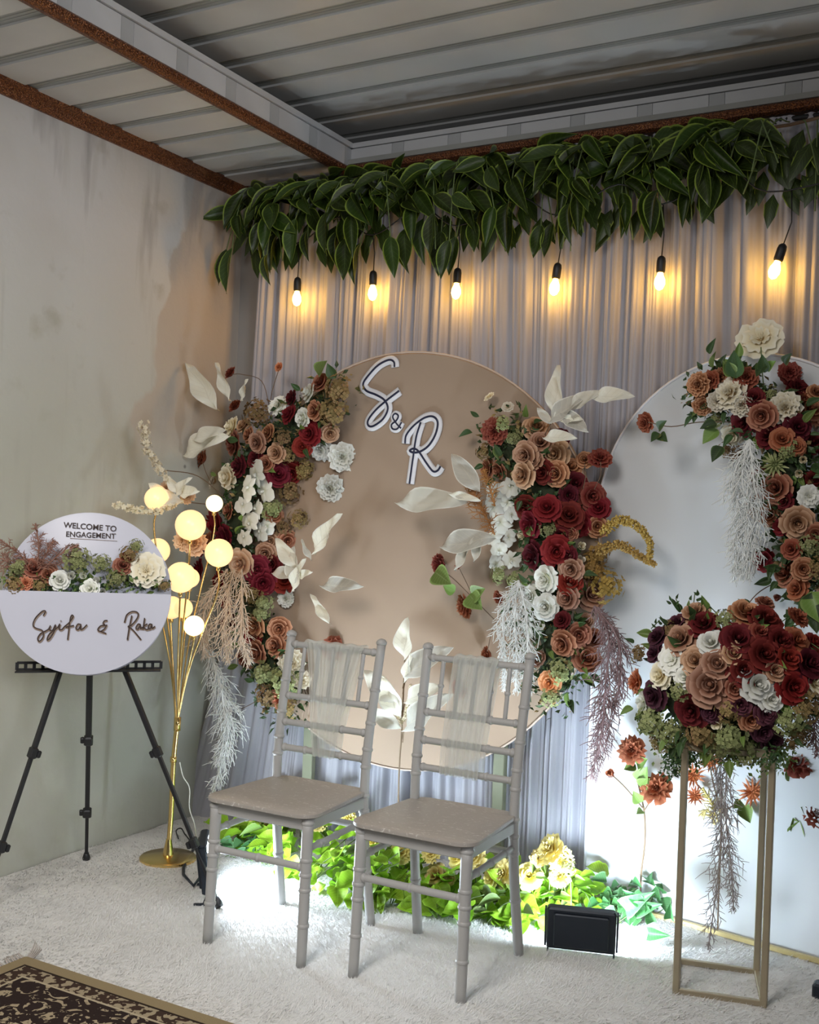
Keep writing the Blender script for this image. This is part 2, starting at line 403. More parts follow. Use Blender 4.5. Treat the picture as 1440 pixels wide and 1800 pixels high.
# ------------------------------------------------------------------ white fur carpet
fur = thing('fur_carpet', 'white long-pile plush carpet covering the whole floor', 'carpet', (2, -1.9, 0))
def hgt(x, y): return .012+.006*np.sin(3.1*x+1.7*np.sin(1.3*y))*np.sin(2.3*y+.6)+.004*np.sin(9*x+4*y)*np.sin(7*y-3*x)
NX, NY = 150, 140
gx, gy = np.meshgrid(np.linspace(.005, 4.2, NX), np.linspace(-3.8, -.01, NY)); gz = hgt(gx, gy)+np.random.RandomState(2).rand(NY, NX)*.004
b = MB(); b.v = list(zip(gx.ravel(), gy.ravel(), gz.ravel())); b.uv = [(.5, .5)]*len(b.v)
b.f = [(j*NX+i, j*NX+i+1, (j+1)*NX+i+1, (j+1)*NX+i) for j in range(NY-1) for i in range(NX-1)]; b.m = [0]*len(b.f)
b.build('backing', M_fur, fur)
rs = np.random.RandomState(5); N = 230000
fx = rs.rand(N)*3.1+.005; fy = -rs.rand(N)**.8*2.35-.02
ang = 1.2*np.sin(2.2*fx+1.1*fy)+1.5*np.sin(3.3*fy-1.2*fx)+rs.randn(N)*.8; ln = .010+.014*rs.rand(N); wd = .0012+.0008*rs.rand(N)
dx, dy = np.cos(ang), np.sin(ang); z0 = hgt(fx, fy)-.002
a = np.stack([fx-dy*wd, fy+dx*wd, z0], 1); c = np.stack([fx+dy*wd, fy-dx*wd, z0], 1)
lean = .9*ln; t1 = np.stack([fx+dx*lean, fy+dy*lean, z0+ln*.62], 1)
V = np.stack([a, c, t1], 1).reshape(-1, 3); V[:, 0] = np.maximum(V[:, 0], .002)
me = bpy.data.meshes.new('pile'); me.vertices.add(3*N); me.vertices.foreach_set('co', (V-np.array([2, -1.9, 0])).astype(np.float32).ravel())
me.loops.add(3*N); me.loops.foreach_set('vertex_index', np.arange(3*N, dtype=np.int32))
me.polygons.add(N); me.polygons.foreach_set('loop_start', np.arange(0, 3*N, 3, dtype=np.int32)); me.update()
me.materials.append(M_fur); o = bpy.data.objects.new('pile', me); C.objects.link(o); o.parent = fur; o['kind'] = 'stuff'
# ------------------------------------------------------------------ patterned rug
def rug_mat():
    t = NT('persian_rug'); o = t.obj(); sp = t.n('ShaderNodeSeparateXYZ'); t.l(o, sp.inputs[0])
    dx = t.ma('ADD', sp.outputs[0], 1.1); dy = t.ma('SUBTRACT', .75, sp.outputs[1]); d = t.ma('MINIMUM', dx, dy)
    def band(a, b_): return t.ma('MULTIPLY', t.ma('GREATER_THAN', d, a), t.ma('LESS_THAN', d, b_))
    vo = t.n('ShaderNodeTexVoronoi', feature='DISTANCE_TO_EDGE'); vo.inputs['Scale'].default_value = 26; t.l(o, vo.inputs[0])
    fl = t.ramp(vo.outputs[0], [(.06, 1), (.12, 0)])
    v2 = t.n('ShaderNodeTexVoronoi'); v2.inputs['Scale'].default_value = 13; t.l(o, v2.inputs[0])
    rings = t.ma('GREATER_THAN', t.ma('SINE', t.ma('MULTIPLY', v2.outputs['Distance'], 22)), .25)
    nz = t.ma('GREATER_THAN', t.noise(38, 2, o, dist=1.5), .52)
    scroll = t.ma('MULTIPLY', rings, nz)
    c = t.mix(scroll, (.028, .018, .016), (.36, .29, .19))
    c2 = t.mix(t.ma('GREATER_THAN', t.noise(60, 1, o), .54), (.05, .03, .022), (.33, .27, .18))
    c = t.mix(band(.052, .10), c, c2); c = t.mix(band(.10, .108), c, (.42, .35, .24))
    c = t.mix(band(.045, .053), c, (.03, .02, .015)); c = t.mix(t.ma('LESS_THAN', d, .045), c, (.27, .21, .12))
    c = t.mix(band(.30, .308), c, (.42, .35, .24)); c = t.mix(band(.308, .37), c, c2)
    t.bump(t.noise(300, 1, o), .3, .003)
    return t.fin(c, .95, 0, .1)
rug = thing('area_rug', 'dark floral patterned rug with tan border at lower left of the frame', 'rug', (1.735, -2.38, .012))
b = MB(); b.box((1.735, -2.38, .024), (2.2, 1.5, .018), bev=.004); o = b.build('woven_field', rug_mat(), rug, False)
b = MB(); RR = random.Random(4)
for i in range(150):
    y = -3.12+i*.01; q = RR.uniform(-.02, .02)
    b.tube([(.637, y, .022), (.61, y+q*.4, .034), (.578+RR.uniform(0, .015), y+q, .024)], [.003, .0025, .001], 4)
for i in range(5): b.tube([(.64+i*.004, -1.63, .025), (.63+.008*i, -1.60, .045), (.62+.012*i, -1.585-.006*i, .055)], [.003, .002, .001], 4)
b.build('fringe', plain('fringe_yarn', (.45, .40, .36), .9), rug)['kind'] = 'stuff'
# ------------------------------------------------------------------ curtain
def pleated(x0, x1, ybase, amp, zt, zb, seed, nx=520, nz=26, edge=None, freq=1.):
    RR = random.Random(seed); ph = []; x = 0
    ks = [(RR.uniform(34, 40)*freq, RR.uniform(0, 6), 1.), (RR.uniform(58, 70)*freq, RR.uniform(0, 6), .55), (RR.uniform(105, 130)*freq, RR.uniform(0, 6), .3)]; kb = RR.uniform(9, 14)
    b = MB()
    def fn(u, t):
        z = zt+(zb-zt)*t; xx = x0+(x1-x0)*u; e = 0; yo = 0
        xw = xx+.03*sin(7*xx+1.5*t)+.02*t*sin(3*xx)
        for k, p, a_ in ks: yo += a_*(1.6*abs(sin(k*xw+p+1.2*sin(3.1*xx+p)+.4*sin(2.5*xx)*t))**.75-1)
        yo = -amp*(yo*.85+.5*sin(kb*xw))*(.85+.3*t)
        if edge: e, ye = edge(t); wgt = max(0, 1-u*5)**2; xx += e*wgt; yo += ye*wgt
        return (xx, ybase+yo, z)
    b.grid(fn, nx, nz); return b
cur = thing('backdrop_curtain', 'sheer white pleated curtain hanging from ceiling to floor behind the panels', 'curtain', (1.8, -.06, 0))
b = pleated(.17, 3.5, -.068, .022, 2.70, .01, 11, 1500, 16, lambda t: (-.06*t-.24*max(0, t-.5)**1.5*2.2, -.16*max(0, t-.6)**1.3*2))
b.build('fabric', M_cur, cur)
b = MB(); b.tube([(.15, -.062, 2.69), (3.5, -.062, 2.69)], .009); b.build('rod', M_black, cur)
# ------------------------------------------------------------------ tan disc backdrop
DC = Vector((.985, -.18, 1.153)); DR = .79
disc = thing('round_backdrop', 'large round tan fabric backdrop between the two crescent flower arrangements', 'backdrop', (DC.x, DC.y, 0))
b = MB(); b.lathe([(DR-.008, -.02), (DR, -.014), (DR, .014), (DR-.006, .02)], DC, 96, 0, (X, Z, -Y)); b.build('disc', M_tan, disc, auto=True)
b = MB(); b.tube([DC+X*(DR+.001)*cos(a_)+Z*(DR+.001)*sin(a_)-Y*.021 for a_ in [2*PI*i/96 for i in range(97)]], .0035, 6, cap=False); b.build('piping', plain('tan_piping', (.62, .50, .41), .8), disc)
for s in (-1, 1):
    b = MB(); b.box((DC.x+s*.42, DC.y+.035, .36), (.045, .03, .70), bev=.003); b.build('leg', plain('olive_leg_%d' % (s+1), (.24, .25, .17), .7), disc, False)
b = MB()
for i in range(7):                           # gathered cloth at the lower rim
    a_ = -2.25+i*.035; p0 = DC+X*cos(a_)*(DR-.01)+Z*sin(a_)*(DR-.01)-Y*.022
    b.tube([p0, p0-(X*cos(a_+.4)+Z*sin(a_+.2))*.09, p0-(X*cos(a_+.7)+Z*sin(a_))*.2], [.004, .006, .001], 5)
b.build('gathered_pleat', M_tan, disc)['kind'] = 'stuff'
# ------------------------------------------------------------------ white arch panel
az = math.radians(-10); AX = Vector((cos(az), sin(az), 0)); AN = Vector((sin(az), -cos(az), 0))   # AN faces the room
A0 = Vector((1.733, -.115, 0)); AR = .53
arch = thing('arch_backdrop', 'tall white round-topped fabric panel right of the tan disc', 'backdrop', A0+AX*AR)
poly = [(0, .012), (2*AR, .012)]+[(AR+AR*cos(PI*i/40), 1.355+AR*sin(PI*i/40)) for i in range(41)]
b = MB(); b.prism(poly, A0, (AX, Z, -AN), .035); b.build('panel', M_arch, arch, False)
b = MB(); b.tube([A0+AX*p+Z*q+AN*.001 for p, q in poly[1:]+poly[:1]], .005, 6); b.build('edge_piping', M_white, arch)
b = MB(); b.bar(A0+AX*.0+AN*.035+Z*.022, A0+AX*1.2+AN*.035+Z*.022, .014, .014); b.build('gold_base_strip', M_goldt, arch, False)
# ------------------------------------------------------------------ letters
def stroke(name, segs, plane_pt, n, mats, parent, w1, w2, th=.006, scale=1):
    """plaque of one letter: white outline body with a dark stroke on its face"""
    n = Vector(n)
    body, face = MB(), MB()
    for s in segs:
        P3 = spline([atp(u, v, plane_pt, n) for u, v in s], 5)
        body.tube([p+n*.004 for p in P3], w2, 10, flat=(n, th/w2))
        face.tube([p+n*(.004+th) for p in P3], w1, 6, flat=(n, .5))
    if w2: o = body.build(parent and 'backing' or name, mats[0], parent)
    return face.build('stroke', mats[1], parent)
def c1(l): return [(400+x/2.4, 400+y/2.4) for x, y in l]
def c2(l): return [(680+x/3, 620+y/3) for x, y in l]
LP_ = (1, -.203, 1.5); LN = -Y
for nm, lab, segs in (
    ('letter_s', 'white plaque letter S with navy stroke at the top of the tan disc', [c1([(710, 590), (707, 568), (685, 560), (640, 583), (598, 628), (578, 662), (592, 690), (635, 708), (668, 730), (682, 765), (662, 808), (622, 838), (600, 836), (600, 812), (632, 770), (680, 728), (730, 690)])]),
    ('letter_r', 'white plaque letter R with navy stroke on the tan disc', [c2([(103, 480), (110, 435), (150, 385), (205, 345), (250, 338), (275, 368), (264, 430), (230, 488), (188, 520), (150, 528), (128, 518), (148, 507), (175, 522), (215, 582), (250, 626), (275, 622), (290, 600)]), c2([(186, 368), (162, 445), (146, 550), (126, 692)])])):
    P0 = atp(*segs[0][8], LP_, LN); t = thing(nm, lab, 'letter sign', P0)
    stroke(nm, segs, LP_, LN, (M_white, M_navyline), t, .0042, .0185)
t = thing('ampersand_sign', 'small white plaque ampersand between the letters S and R on the disc', 'letter sign', atp(697, 741, LP_, LN))
seg = [c1([(738, 848), (720, 830), (703, 802), (712, 786), (726, 795), (718, 815), (698, 832), (702, 850), (722, 850), (740, 822)])]
stroke('amp', seg, LP_, LN, (M_white, M_navyline), t, .0035, .013)
# ------------------------------------------------------------------ flower templates
def petal_ring(b, n, r, w_, zb, h, opn, curl, ruf, RR, nu=4, nv=4, a0=None, sharp=0, mi=0):
    a0 = RR.uniform(0, 6) if a0 is None else a0
    for k in range(n):
        a = a0+2*PI*k/n+RR.uniform(-.15, .15); hh = h*RR.uniform(.9, 1.1); op = opn*RR.uniform(.85, 1.15); p1, p2 = RR.uniform(0, 6), RR.uniform(0, 6)
        def fn(u, t):
            s = 2*u-1; wf = math.sin(PI*(.14+.66*t**.8))**.6 if not sharp else math.sin(PI*min(.98, .12+.86*t))**.8
            an = a+s*w_*wf; rad = r*(.4+.6*t**.8)*(1-.06*s*s)+op*t*t
            z = zb+hh*t-curl*t**3-.16*hh*s*s*t
            if ruf: z += ruf*t*t*sin(5*s+p1); rad += ruf*t*t*sin(6*s+p2)
            return (rad*cos(an), rad*sin(an), z)
        b.grid(fn, nu, nv, mi)
def base(b, r, z=-.12):
    n = len(b.v); b.lathe([(.02, -.42), (r*.5, -.36), (r, z-.04), (r*.9, z), (.02, z+.06)], (0, 0, 0), 10); b.uv[n:] = [(.5, .08)]*(len(b.v)-n)
def rose(RR):
    b = MB()
    base(b, .55)
    b.lathe([(.11, 0), (.12, .3), (.09, .5), (.02, .56)], (0, 0, 0), 7)
    petal_ring(b, 2, .16, 1.6, .0, .60, .01, 0, 0, RR, 4, 3)
    petal_ring(b, 3, .26, 1.15, 0, .64, .05, .0, 0, RR)
    petal_ring(b, 4, .42, .95, -.06, .62, .14, .07, .02, RR)
    petal_ring(b, 5, .60, .80, -.16, .58, .28, .16, .03, RR)
    petal_ring(b, 6, .74, .66, -.28, .50, .34, .24, .04, RR)
    return b
def peony(RR):
    b = MB()
    base(b, .6); petal_ring(b, 3, .08, .9, 0, .42, .03, 0, .06, RR)
    petal_ring(b, 4, .2, .95, 0, .40, .06, 0, .06, RR)
    petal_ring(b, 6, .38, .75, -.02, .42, .16, .05, .09, RR)
    petal_ring(b, 7, .56, .62, -.10, .40, .26, .12, .10, RR)
    petal_ring(b, 8, .76, .52, -.18, .30, .32, .18, .10, RR)
    return b
def carnation(RR):
    b = MB()
    base(b, .6)
    for n, r, w_, zb, h, op in ((4, .06, 1., .05, .5, .02), (6, .18, .8, .04, .55, .06), (8, .34, .56, 0, .50, .14), (10, .50, .46, -.1, .44, .22), (12, .68, .48, -.22, .34, .24)):
        petal_ring(b, n, r, w_, zb, h, op, .08, .08, RR, 3, 3)
    return b
def dahlia(RR):
    b = MB()
    base(b, .5)
    for n, r, w_, zb, h, op in ((6, .08, .5, 0, .5, .03), (8, .2, .22, 0, .5, .1), (12, .4, .17, -.08, .44, .26), (14, .6, .14, -.18, .3, .42)):
        petal_ring(b, n, r, w_, zb, h, op, .1, .02, RR, 2, 3, None, 1)
    return b
def open_flower(RR):                       # broad open bloom with a fuzzy centre
    b = MB()
    base(b, .4); petal_ring(b, 6, .58, .74, -.05, .16, .42, .08, .05, RR, 6, 5)
    petal_ring(b, 5, .50, .80, .0, .26, .26, .08, .06, RR, 6, 5)
    petal_ring(b, 5, .25, .7, .0, .3, .16, .0, .05, RR)
    for i in range(16):
        a = i*2.4; q = .05+.011*i
        b.tube([(0, 0, 0), (q*cos(a), q*sin(a), .26)], [.012, .022], 4)
    return b
def hydrangea(RR):
    b = MB(); n = 44; base(b, .42, .0)
    for i in range(n):
        ph = math.acos(1-i/n*1.15); th = i*2.39996; d = Vector((sin(ph)*cos(th), sin(ph)*sin(th), cos(ph)))
        c = d*RR.uniform(.5, 1.12); x = d.orthogonal().normalized(); y = d.cross(x); a = RR.uniform(0, 6); s = RR.uniform(.23, .33); q = RR.uniform(.2, 1)
        for k in range(4):
            e = x*cos(a+k*PI/2)+y*sin(a+k*PI/2); f = d.cross(e)
            b.add([c, c+e*s*.55+f*s*.42+d*.04, c+e*s+d*RR.uniform(0, .1), c+e*s*.55-f*s*.42+d*.04], [(0, 1, 2, 3)], 0, [(.5, .15), (0, q), (.5, q), (1, q)])
    return b
def orchid(RR):
    b = MB()
    for k, (l, wd) in enumerate(((.95, .30), (1, .56), (.9, .30), (.9, .30), (1, .56))):
        a = PI/2+k*2*PI/5
        def fn(u, t, a=a, l=l, wd=wd):
            s = 2*u-1; r = l*t; of = s*wd*max(.03, sin(PI*min(1, .06+.94*t**1.25)))**.65
            return (r*cos(a)-of*sin(a), r*sin(a)+of*cos(a), .1+.12*t-.22*t*t-.06*s*s)
        b.grid(fn, 4, 4)
    b.tube([(0, 0, .08), (0, -.1, .26), (0, -.25, .22)], [.07, .12, .05], 6)
    return b
def bud(RR):
    b = MB(); petal_ring(b, 3, .42, 1.1, -.5, 1.1, -.1, 0, 0, RR); petal_ring(b, 4, .5, .8, -.5, .85, .05, 0, 0, RR); return b
GEN = dict(rose=rose, peony=peony, carnation=carnation, dahlia=dahlia, bloom=open_flower, hydrangea=hydrangea, orchid=orchid, bud=bud)
TM = {}
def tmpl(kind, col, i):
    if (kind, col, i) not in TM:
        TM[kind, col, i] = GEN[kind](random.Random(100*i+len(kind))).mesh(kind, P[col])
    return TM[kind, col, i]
CW = dict(terra='terracotta', tan='mocha', burg='burgundy', red='crimson', plum='dark plum', white='white', cream='cream', yellow='pale yellow', rust='rust red',
          peach='peach', orange='coral orange', olive='olive tan', gold='mustard', lime='pale green', amber='amber')
KN = dict(bloom='open_bloom')
def aim(o, n, spin, s):
    n = Vector(n).normalized(); q = n.to_track_quat('Z', 'Y'); M3 = (q.to_matrix() @ Matrix.Rotation(spin, 3, 'Z')).to_4x4()
    o.rotation_mode = 'QUATERNION'; o.rotation_quaternion = M3.to_quaternion(); o.scale = (s, s, s)
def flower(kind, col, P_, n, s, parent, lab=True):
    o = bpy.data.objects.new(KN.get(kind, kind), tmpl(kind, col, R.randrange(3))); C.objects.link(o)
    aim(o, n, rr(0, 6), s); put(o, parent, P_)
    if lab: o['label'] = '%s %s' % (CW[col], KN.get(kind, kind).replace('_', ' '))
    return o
# leaf templates: length 1 along +y from the stem end, face +z
def leaf_mesh(name, mat, wd=.22, fold=.12, droop=.3, nl=8, wav=0, lob=0, pk=.62, thick=0):
    b = MB()
    def fn(u, t):
        s = 2*u-1; prof = (sin(PI*t**pk))**(.8 if name == 'preserved_leaf' else 1) if t < 1 else 0; prof = max(prof, .015)
        if lob: prof *= 1+lob*abs(sin(3*PI*t))
        return (s*wd*prof, t-droop*.15*t*t, fold*abs(s)*prof*wd*2-droop*t*t+wav*sin(9*t+2*s)*.05)
    b.grid(fn, 4, nl); return b.mesh(name, mat)
LF = dict(
 garland=[leaf_mesh('leaf', M_leafg, w_, f_, d_, 9, v_, 0, .78) for w_, f_, d_, v_ in ((.19, .4, .06, .3), (.17, .6, .12, .2), (.205, .3, -.05, .4), (.15, .9, .15, .2))],
 green=[leaf_mesh('leaf', M_green, w_, .5, d_, 7, 0, 0, .72) for w_, d_ in ((.24, .1), (.20, .2))],
 fresh=[leaf_mesh('leaf', M_lgreen, w_, .5, d_, 7, 0, 0, .72) for w_, d_ in ((.26, .1), (.21, .2))],
 lime=[leaf_mesh('leaf', M_lime, w_, .25, d_, 10, .9, l_, .62) for w_, d_, l_ in ((.36, .05, .16), (.31, .15, .12), (.38, 0, .2))],
 ivy=[leaf_mesh('leaf', M_ivy, w_, .4, d_, 6, .3, 0, .5) for w_, d_ in ((.44, .12), (.38, .25))],
 pale=[leaf_mesh('preserved_leaf', M_pale, w_, .35, d_, 12, v_, 0, 1.0) for w_, d_, v_ in ((.14, .1, 1.6), (.16, .22, 1.3), (.11, .05, 1.8), (.18, .08, 1.4))])
def leaf(kind, P_, d, nrm, s, parent, i=None, name='leaf'):
    me = LF[kind][R.randrange(len(LF[kind])) if i is None else i]
    o = bpy.data.objects.new(name, me); C.objects.link(o)
    y = Vector(d).normalized(); z = Vector(nrm); z = (z-y*z.dot(y)); z = z.normalized() if z.length > 1e-4 else y.orthogonal().normalized(); x = y.cross(z)
    o.rotation_mode = 'QUATERNION'; o.rotation_quaternion = Matrix((x, y, z)).transposed().to_quaternion()
    o.scale = (s, s, s) if not hasattr(s, '__len__') else s
    put(o, parent, P_); return o
def filler(parent, pts, n, size, mat, spread, RR, name='foliage', ydir=-.4):
    """many small leaves nobody could count, joined in one mesh"""
    b = MB()
    for i in range(n):
        c, hw = pts[RR.randrange(len(pts))]
        an, ra = RR.uniform(0, 6.283), hw*spread*1.45*RR.random()**.6
        p = Vector(c)+Vector((ra*cos(an), RR.uniform(-.04, .04), ra*sin(an)))
        d = Vector((RR.uniform(-1, 1), RR.uniform(-1, .1)+ydir*.5, RR.uniform(-1, 1))).normalized(); s = size*RR.uniform(.6, 1.4)
        x = d.orthogonal().normalized(); x = (x*cos(i)+d.cross(x)*sin(i)); z = d.cross(x)
        b.add([p, p+d*s*.45+x*s*.28, p+d*s-z*s*.2, p+d*s*.45-x*s*.28, p+d*s*.5+z*s*.06], [(0, 1, 4), (1, 2, 4), (2, 3, 4), (3, 0, 4)], 0, [(.5, 0), (1, .5), (.5, 1), (0, .5), (.5, .5)])
    o = b.build(name, mat, parent, False); o['kind'] = 'stuff'; return o
def frond(name, path, width, mat, parent, seed, rad=.0021, step=.0105, sub=True, fan=.9, lab=None, flat=.5):
    """drooping artificial spray: side twigs that fork along a main stem"""
    RR = random.Random(seed); pts = spline(path, 8); b = MB(); b.tube(pts, [rad*1.5]*len(pts), 4)
    L = 0; nxt = 0
    tot = sum((pts[i+1]-pts[i]).length for i in range(len(pts)-1))
    def twig(p, d, l, r, lev):
        q = p+d*l*.5+Vector((0, 0, -.08*l)); e = p+d*l+Vector((0, 0, -.25*l))
        b.tube([p, q, e], [r, r*.85, r*.5], 3, cap=False)
        if lev:
            for k in range(5):
                t = .2+.18*k; base = p+(e-p)*t; sd = 1 if k % 2 else -1
                dd = (d+Vector((RR.uniform(-.5, .5), RR.uniform(-.5, .5), RR.uniform(-.5, .5)))+d.cross(Y)*sd*.8).normalized()
                twig(base, dd, l*RR.uniform(.35, .6), r*.85, lev-1)
    i = 0
    while i < len(pts)-1:
        a, c = pts[i], pts[i+1]; t = (c-a).normalized(); sl = (c-a).length; nn = max(1, int(sl/step))
        for k in range(nn):
            p = a+(c-a)*(k/nn); f = (L+sl*k/nn)/tot
            env = 1.3*width*min(1, .55+2.2*f)*(1-.75*max(0, f-.55)/.45)
            for sd in (-1, 1):
                side = t.cross(Y).normalized()*sd
                d = (t*RR.uniform(.5, 1.2)+side*fan*RR.uniform(.2, 1)+Y*RR.uniform(-flat, flat)).normalized()
                twig(p, d, env*RR.uniform(.5, 1.1), rad, 1 if sub else 0)
        L += sl; i += 1
    o = b.build(name, mat, parent, True)
    if lab: o['label'] = lab
    return o
def stem(pts, r, mat, parent, name='stem'):
    b = MB(); b.tube(spline(pts, 5), r, 5); return b.build(name, mat, parent)
def tail(path, rad, col, parent, seed, name='amaranth_tail', lab=None):
    RR = random.Random(seed); pts = spline(path, 14); b = MB(); n = len(pts)
    for i, p in enumerate(pts):
        rr_ = rad*(1-.6*i/n)
        for k in range(9):
            d = Vector((RR.gauss(0, 1), RR.gauss(0, 1), RR.gauss(0, 1))).normalized(); c = p+d*rr_*RR.uniform(.5, 1); x = d.orthogonal().normalized()*.005; y = d.cross(x).normalized()*.005; q = RR.uniform(.2, 1)
            b.add([c-d*.004, c+x, c+y, c-x, c-y, c+d*.006], [(0, 1, 2), (0, 2, 3), (0, 3, 4), (0, 4, 1), (5, 2, 1), (5, 3, 2), (5, 4, 3), (5, 1, 4)], 0, [(.5, q)]*6)
    b.tube(pts, .003, 5)
    o = b.build(name, P[col], parent, False)
    if lab: o['label'] = lab
    return o
def blossom_spray(path, rad, parent, seed, lab):
    RR = random.Random(seed); pts = spline(path, 8); b = MB(); n = len(pts); b.tube(pts, .002, 5)
    for i, p in enumerate(pts):
        for k in range(4):
            d = Vector((RR.gauss(0, 1), RR.gauss(0, .8), RR.gauss(0, 1))).normalized(); c = p+d*rad*RR.uniform(.4, 1)*(.5+.5*i/n); x = d.orthogonal().normalized(); y = d.cross(x); s = RR.uniform(.008, .013); a = RR.uniform(0, 6)
            for q in range(5):
                e = x*cos(a+q*1.257)+y*sin(a+q*1.257); f = d.cross(e)
                b.add([c, c+e*s*.6+f*s*.4+d*.002, c+e*s+d*.003, c+e*s*.6-f*s*.4+d*.002], [(0, 1, 2, 3)], 0, [(.5, .2), (0, .7), (.5, 1), (1, .7)])
    o = b.build('blossom_spray', P['cream'], parent, False); o['label'] = lab; return o
KM = dict(r='rose', c='carnation', p='peony', d='dahlia', h='hydrangea', o='orchid', b='bud', w='bloom')
def arrangement(t, lst, spine, y0, bulge, hwpx, seed, leaves=90, fill=900, fillmat=None, plane=None):
    """flowers on a padded spine; spine and flowers are read off the photograph as sight lines on y planes"""
    S = [Vector((a_, b_, 0)) for a_, b_ in spine]; S2 = []
    for i in range(len(S)-1):
        for k in range(6): S2.append(S[i].lerp(S[i+1], k/6))
    S2.append(S[-1])
    def near(u, v):
        q = min(S2, key=lambda s: (s.x-u)**2+(s.y-v)**2); return q, math.hypot(q.x-u, q.y-v)
    Yf = (lambda u: y0(u)) if callable(y0) else (lambda u: y0)
    for u, v, r, k in lst:
        kind, col = KM[k[0]], k[2:]
        q, d = near(u, v); dep = bulge*max(.15, 1-(d/(hwpx*1.25))**2)*rr(.85, 1.1)
        p = at(u, v, Yf(u)-dep); side = (at(u, v, -.5)-at(q.x, q.y, -.5))/(hwpx*.0022)
        if side.length > .9: side *= .9/side.length
        n = Vector((rr(-.4, .4), -1, rr(-.35, .45)))+side*.75
        if kind == 'orchid': n = Vector((rr(-.5, .2), -1, rr(-.2, .1)))
        flower(kind, col, p, n, r*mpp(p)*rr(1.08, 1.3), t)
    pts = [(at(s.x, s.y, Yf(s.x)-bulge*.45), hwpx*.0021) for s in S2]
    RR = random.Random(seed)
    b = MB(); sp3 = [p for p, _ in pts]; b.tube(sp3, [hwpx*.0021*(.45 if 0 < i < len(sp3)-1 else .15) for i in range(len(sp3))], 10, flat=(Y, .5)); b.build('foam_base', M_dark, t)
    filler(t, pts, fill, .030, fillmat or M_green, .62, RR)
    filler(t, pts, fill//3, .022, P['olive'], .6, RR, 'small_filler_flowers')
    for i in range(leaves):
        c, hw = pts[RR.randrange(len(pts))]
        a_ = RR.uniform(0, 2*PI); rad = hw*RR.uniform(.5, 1.15); p = c+Vector((cos(a_)*rad, RR.uniform(-.06, .02), sin(a_)*rad))
        d = Vector((cos(a_)+RR.uniform(-.5, .5), RR.uniform(-.9, .1), sin(a_)+RR.uniform(-.6, .4)))
        leaf(RR.choice(['green', 'green', 'fresh']), p, d, Vector((RR.uniform(-.5, .5), -1, RR.uniform(-.2, .8))), RR.uniform(.035, .06), t)
def big_leaf(t, a_, b_, y, s=1., i=None, kind='pale', dy=-.03, tilt=0., name='preserved_leaf'):
    p, q = at(*a_, y), at(*b_, y+dy); d = q-p
    o = leaf(kind, p, d, Vector((tilt, -1, .25)), (d.length*s, d.length*1.05, d.length), t, i, name); return o

# ================= left crescent
T1 = thing('crescent_arrangement', 'crescent of silk roses and white orchids on the left rim of the tan disc', 'flower arrangement', at(430, 950, -.22), 'silk flower arrangements')
L1 = [(405,655,13,'c.rust'),(490,645,9,'c.orange'),(413,713,14,'c.rust'),(543,690,17,'r.white'),(513,700,14,'r.burg'),(508,728,16,'r.red'),(532,735,15,'r.white'),(488,712,17,'p.white'),(563,672,14,'r.terra'),
 (598,688,24,'h.olive'),(585,725,22,'h.olive'),(553,722,15,'r.terra'),(545,762,20,'r.red'),(532,785,16,'r.red'),(580,762,14,'r.tan'),(563,790,19,'p.white'),(602,803,23,'c.white'),(581,858,21,'c.white'),
 (455,728,22,'h.olive'),(408,750,16,'r.cream'),(428,748,14,'r.tan'),(412,782,20,'r.terra'),(452,778,16,'r.tan'),(472,760,15,'r.terra'),(437,765,13,'r.terra'),(497,770,15,'h.olive'),(448,805,15,'r.burg'),(486,796,14,'r.tan'),(355,806,15,'c.rust'),
 (420,820,16,'r.burg'),(489,834,18,'r.red'),(514,832,17,'r.red'),(536,825,15,'h.olive'),(510,865,20,'h.olive'),(477,893,20,'h.lime'),(400,838,19,'r.cream'),(374,845,13,'w.cream'),(505,800,14,'h.olive'),(468,815,13,'r.terra'),
 (452,832,22,'o.white'),(438,858,24,'o.white'),(466,862,20,'o.white'),(428,888,18,'o.white'),(452,896,19,'o.white'),(440,918,18,'o.white'),(458,935,16,'o.white'),(430,945,15,'o.white'),(470,925,14,'o.white'),
 (402,898,14,'r.terra'),(380,918,22,'r.red'),(395,945,20,'r.red'),(368,950,15,'r.rust'),(475,950,14,'r.tan'),(500,928,15,'h.olive'),(505,950,14,'r.terra'),(467,972,15,'r.tan'),(482,905,13,'r.terra'),(525,912,16,'h.olive'),
 (452,1000,22,'r.red'),(462,1024,19,'r.red'),(500,1020,19,'r.red'),(478,990,17,'r.burg'),(424,990,22,'r.peach'),(502,1052,14,'p.white'),(465,1060,14,'h.lime'),(458,1080,15,'h.lime'),(445,1046,14,'h.olive'),
 (449,1100,19,'r.terra'),(491,1105,17,'r.terra'),(453,1146,19,'r.terra'),(485,1135,18,'r.terra'),(445,1118,16,'r.red'),(513,1165,22,'c.cream'),(400,1062,16,'r.red'),(402,1092,18,'r.burg'),(385,1020,15,'r.red'),(430,1160,14,'r.terra'),
 (466,1184,20,'h.lime'),(500,1200,22,'h.lime'),(473,1222,20,'h.olive'),(492,1230,22,'c.orange'),(505,1248,16,'h.olive'),(530,1195,16,'c.cream'),(587,1140,20,'c.rust'),(350,1000,14,'r.red'),(350,960,15,'r.red')]
arrangement(T1, L1, [(592,690),(520,750),(455,785),(430,860),(412,950),(430,1040),(455,1120),(480,1190),(500,1240)], -.20, .13, 56, 21, 95, 950)
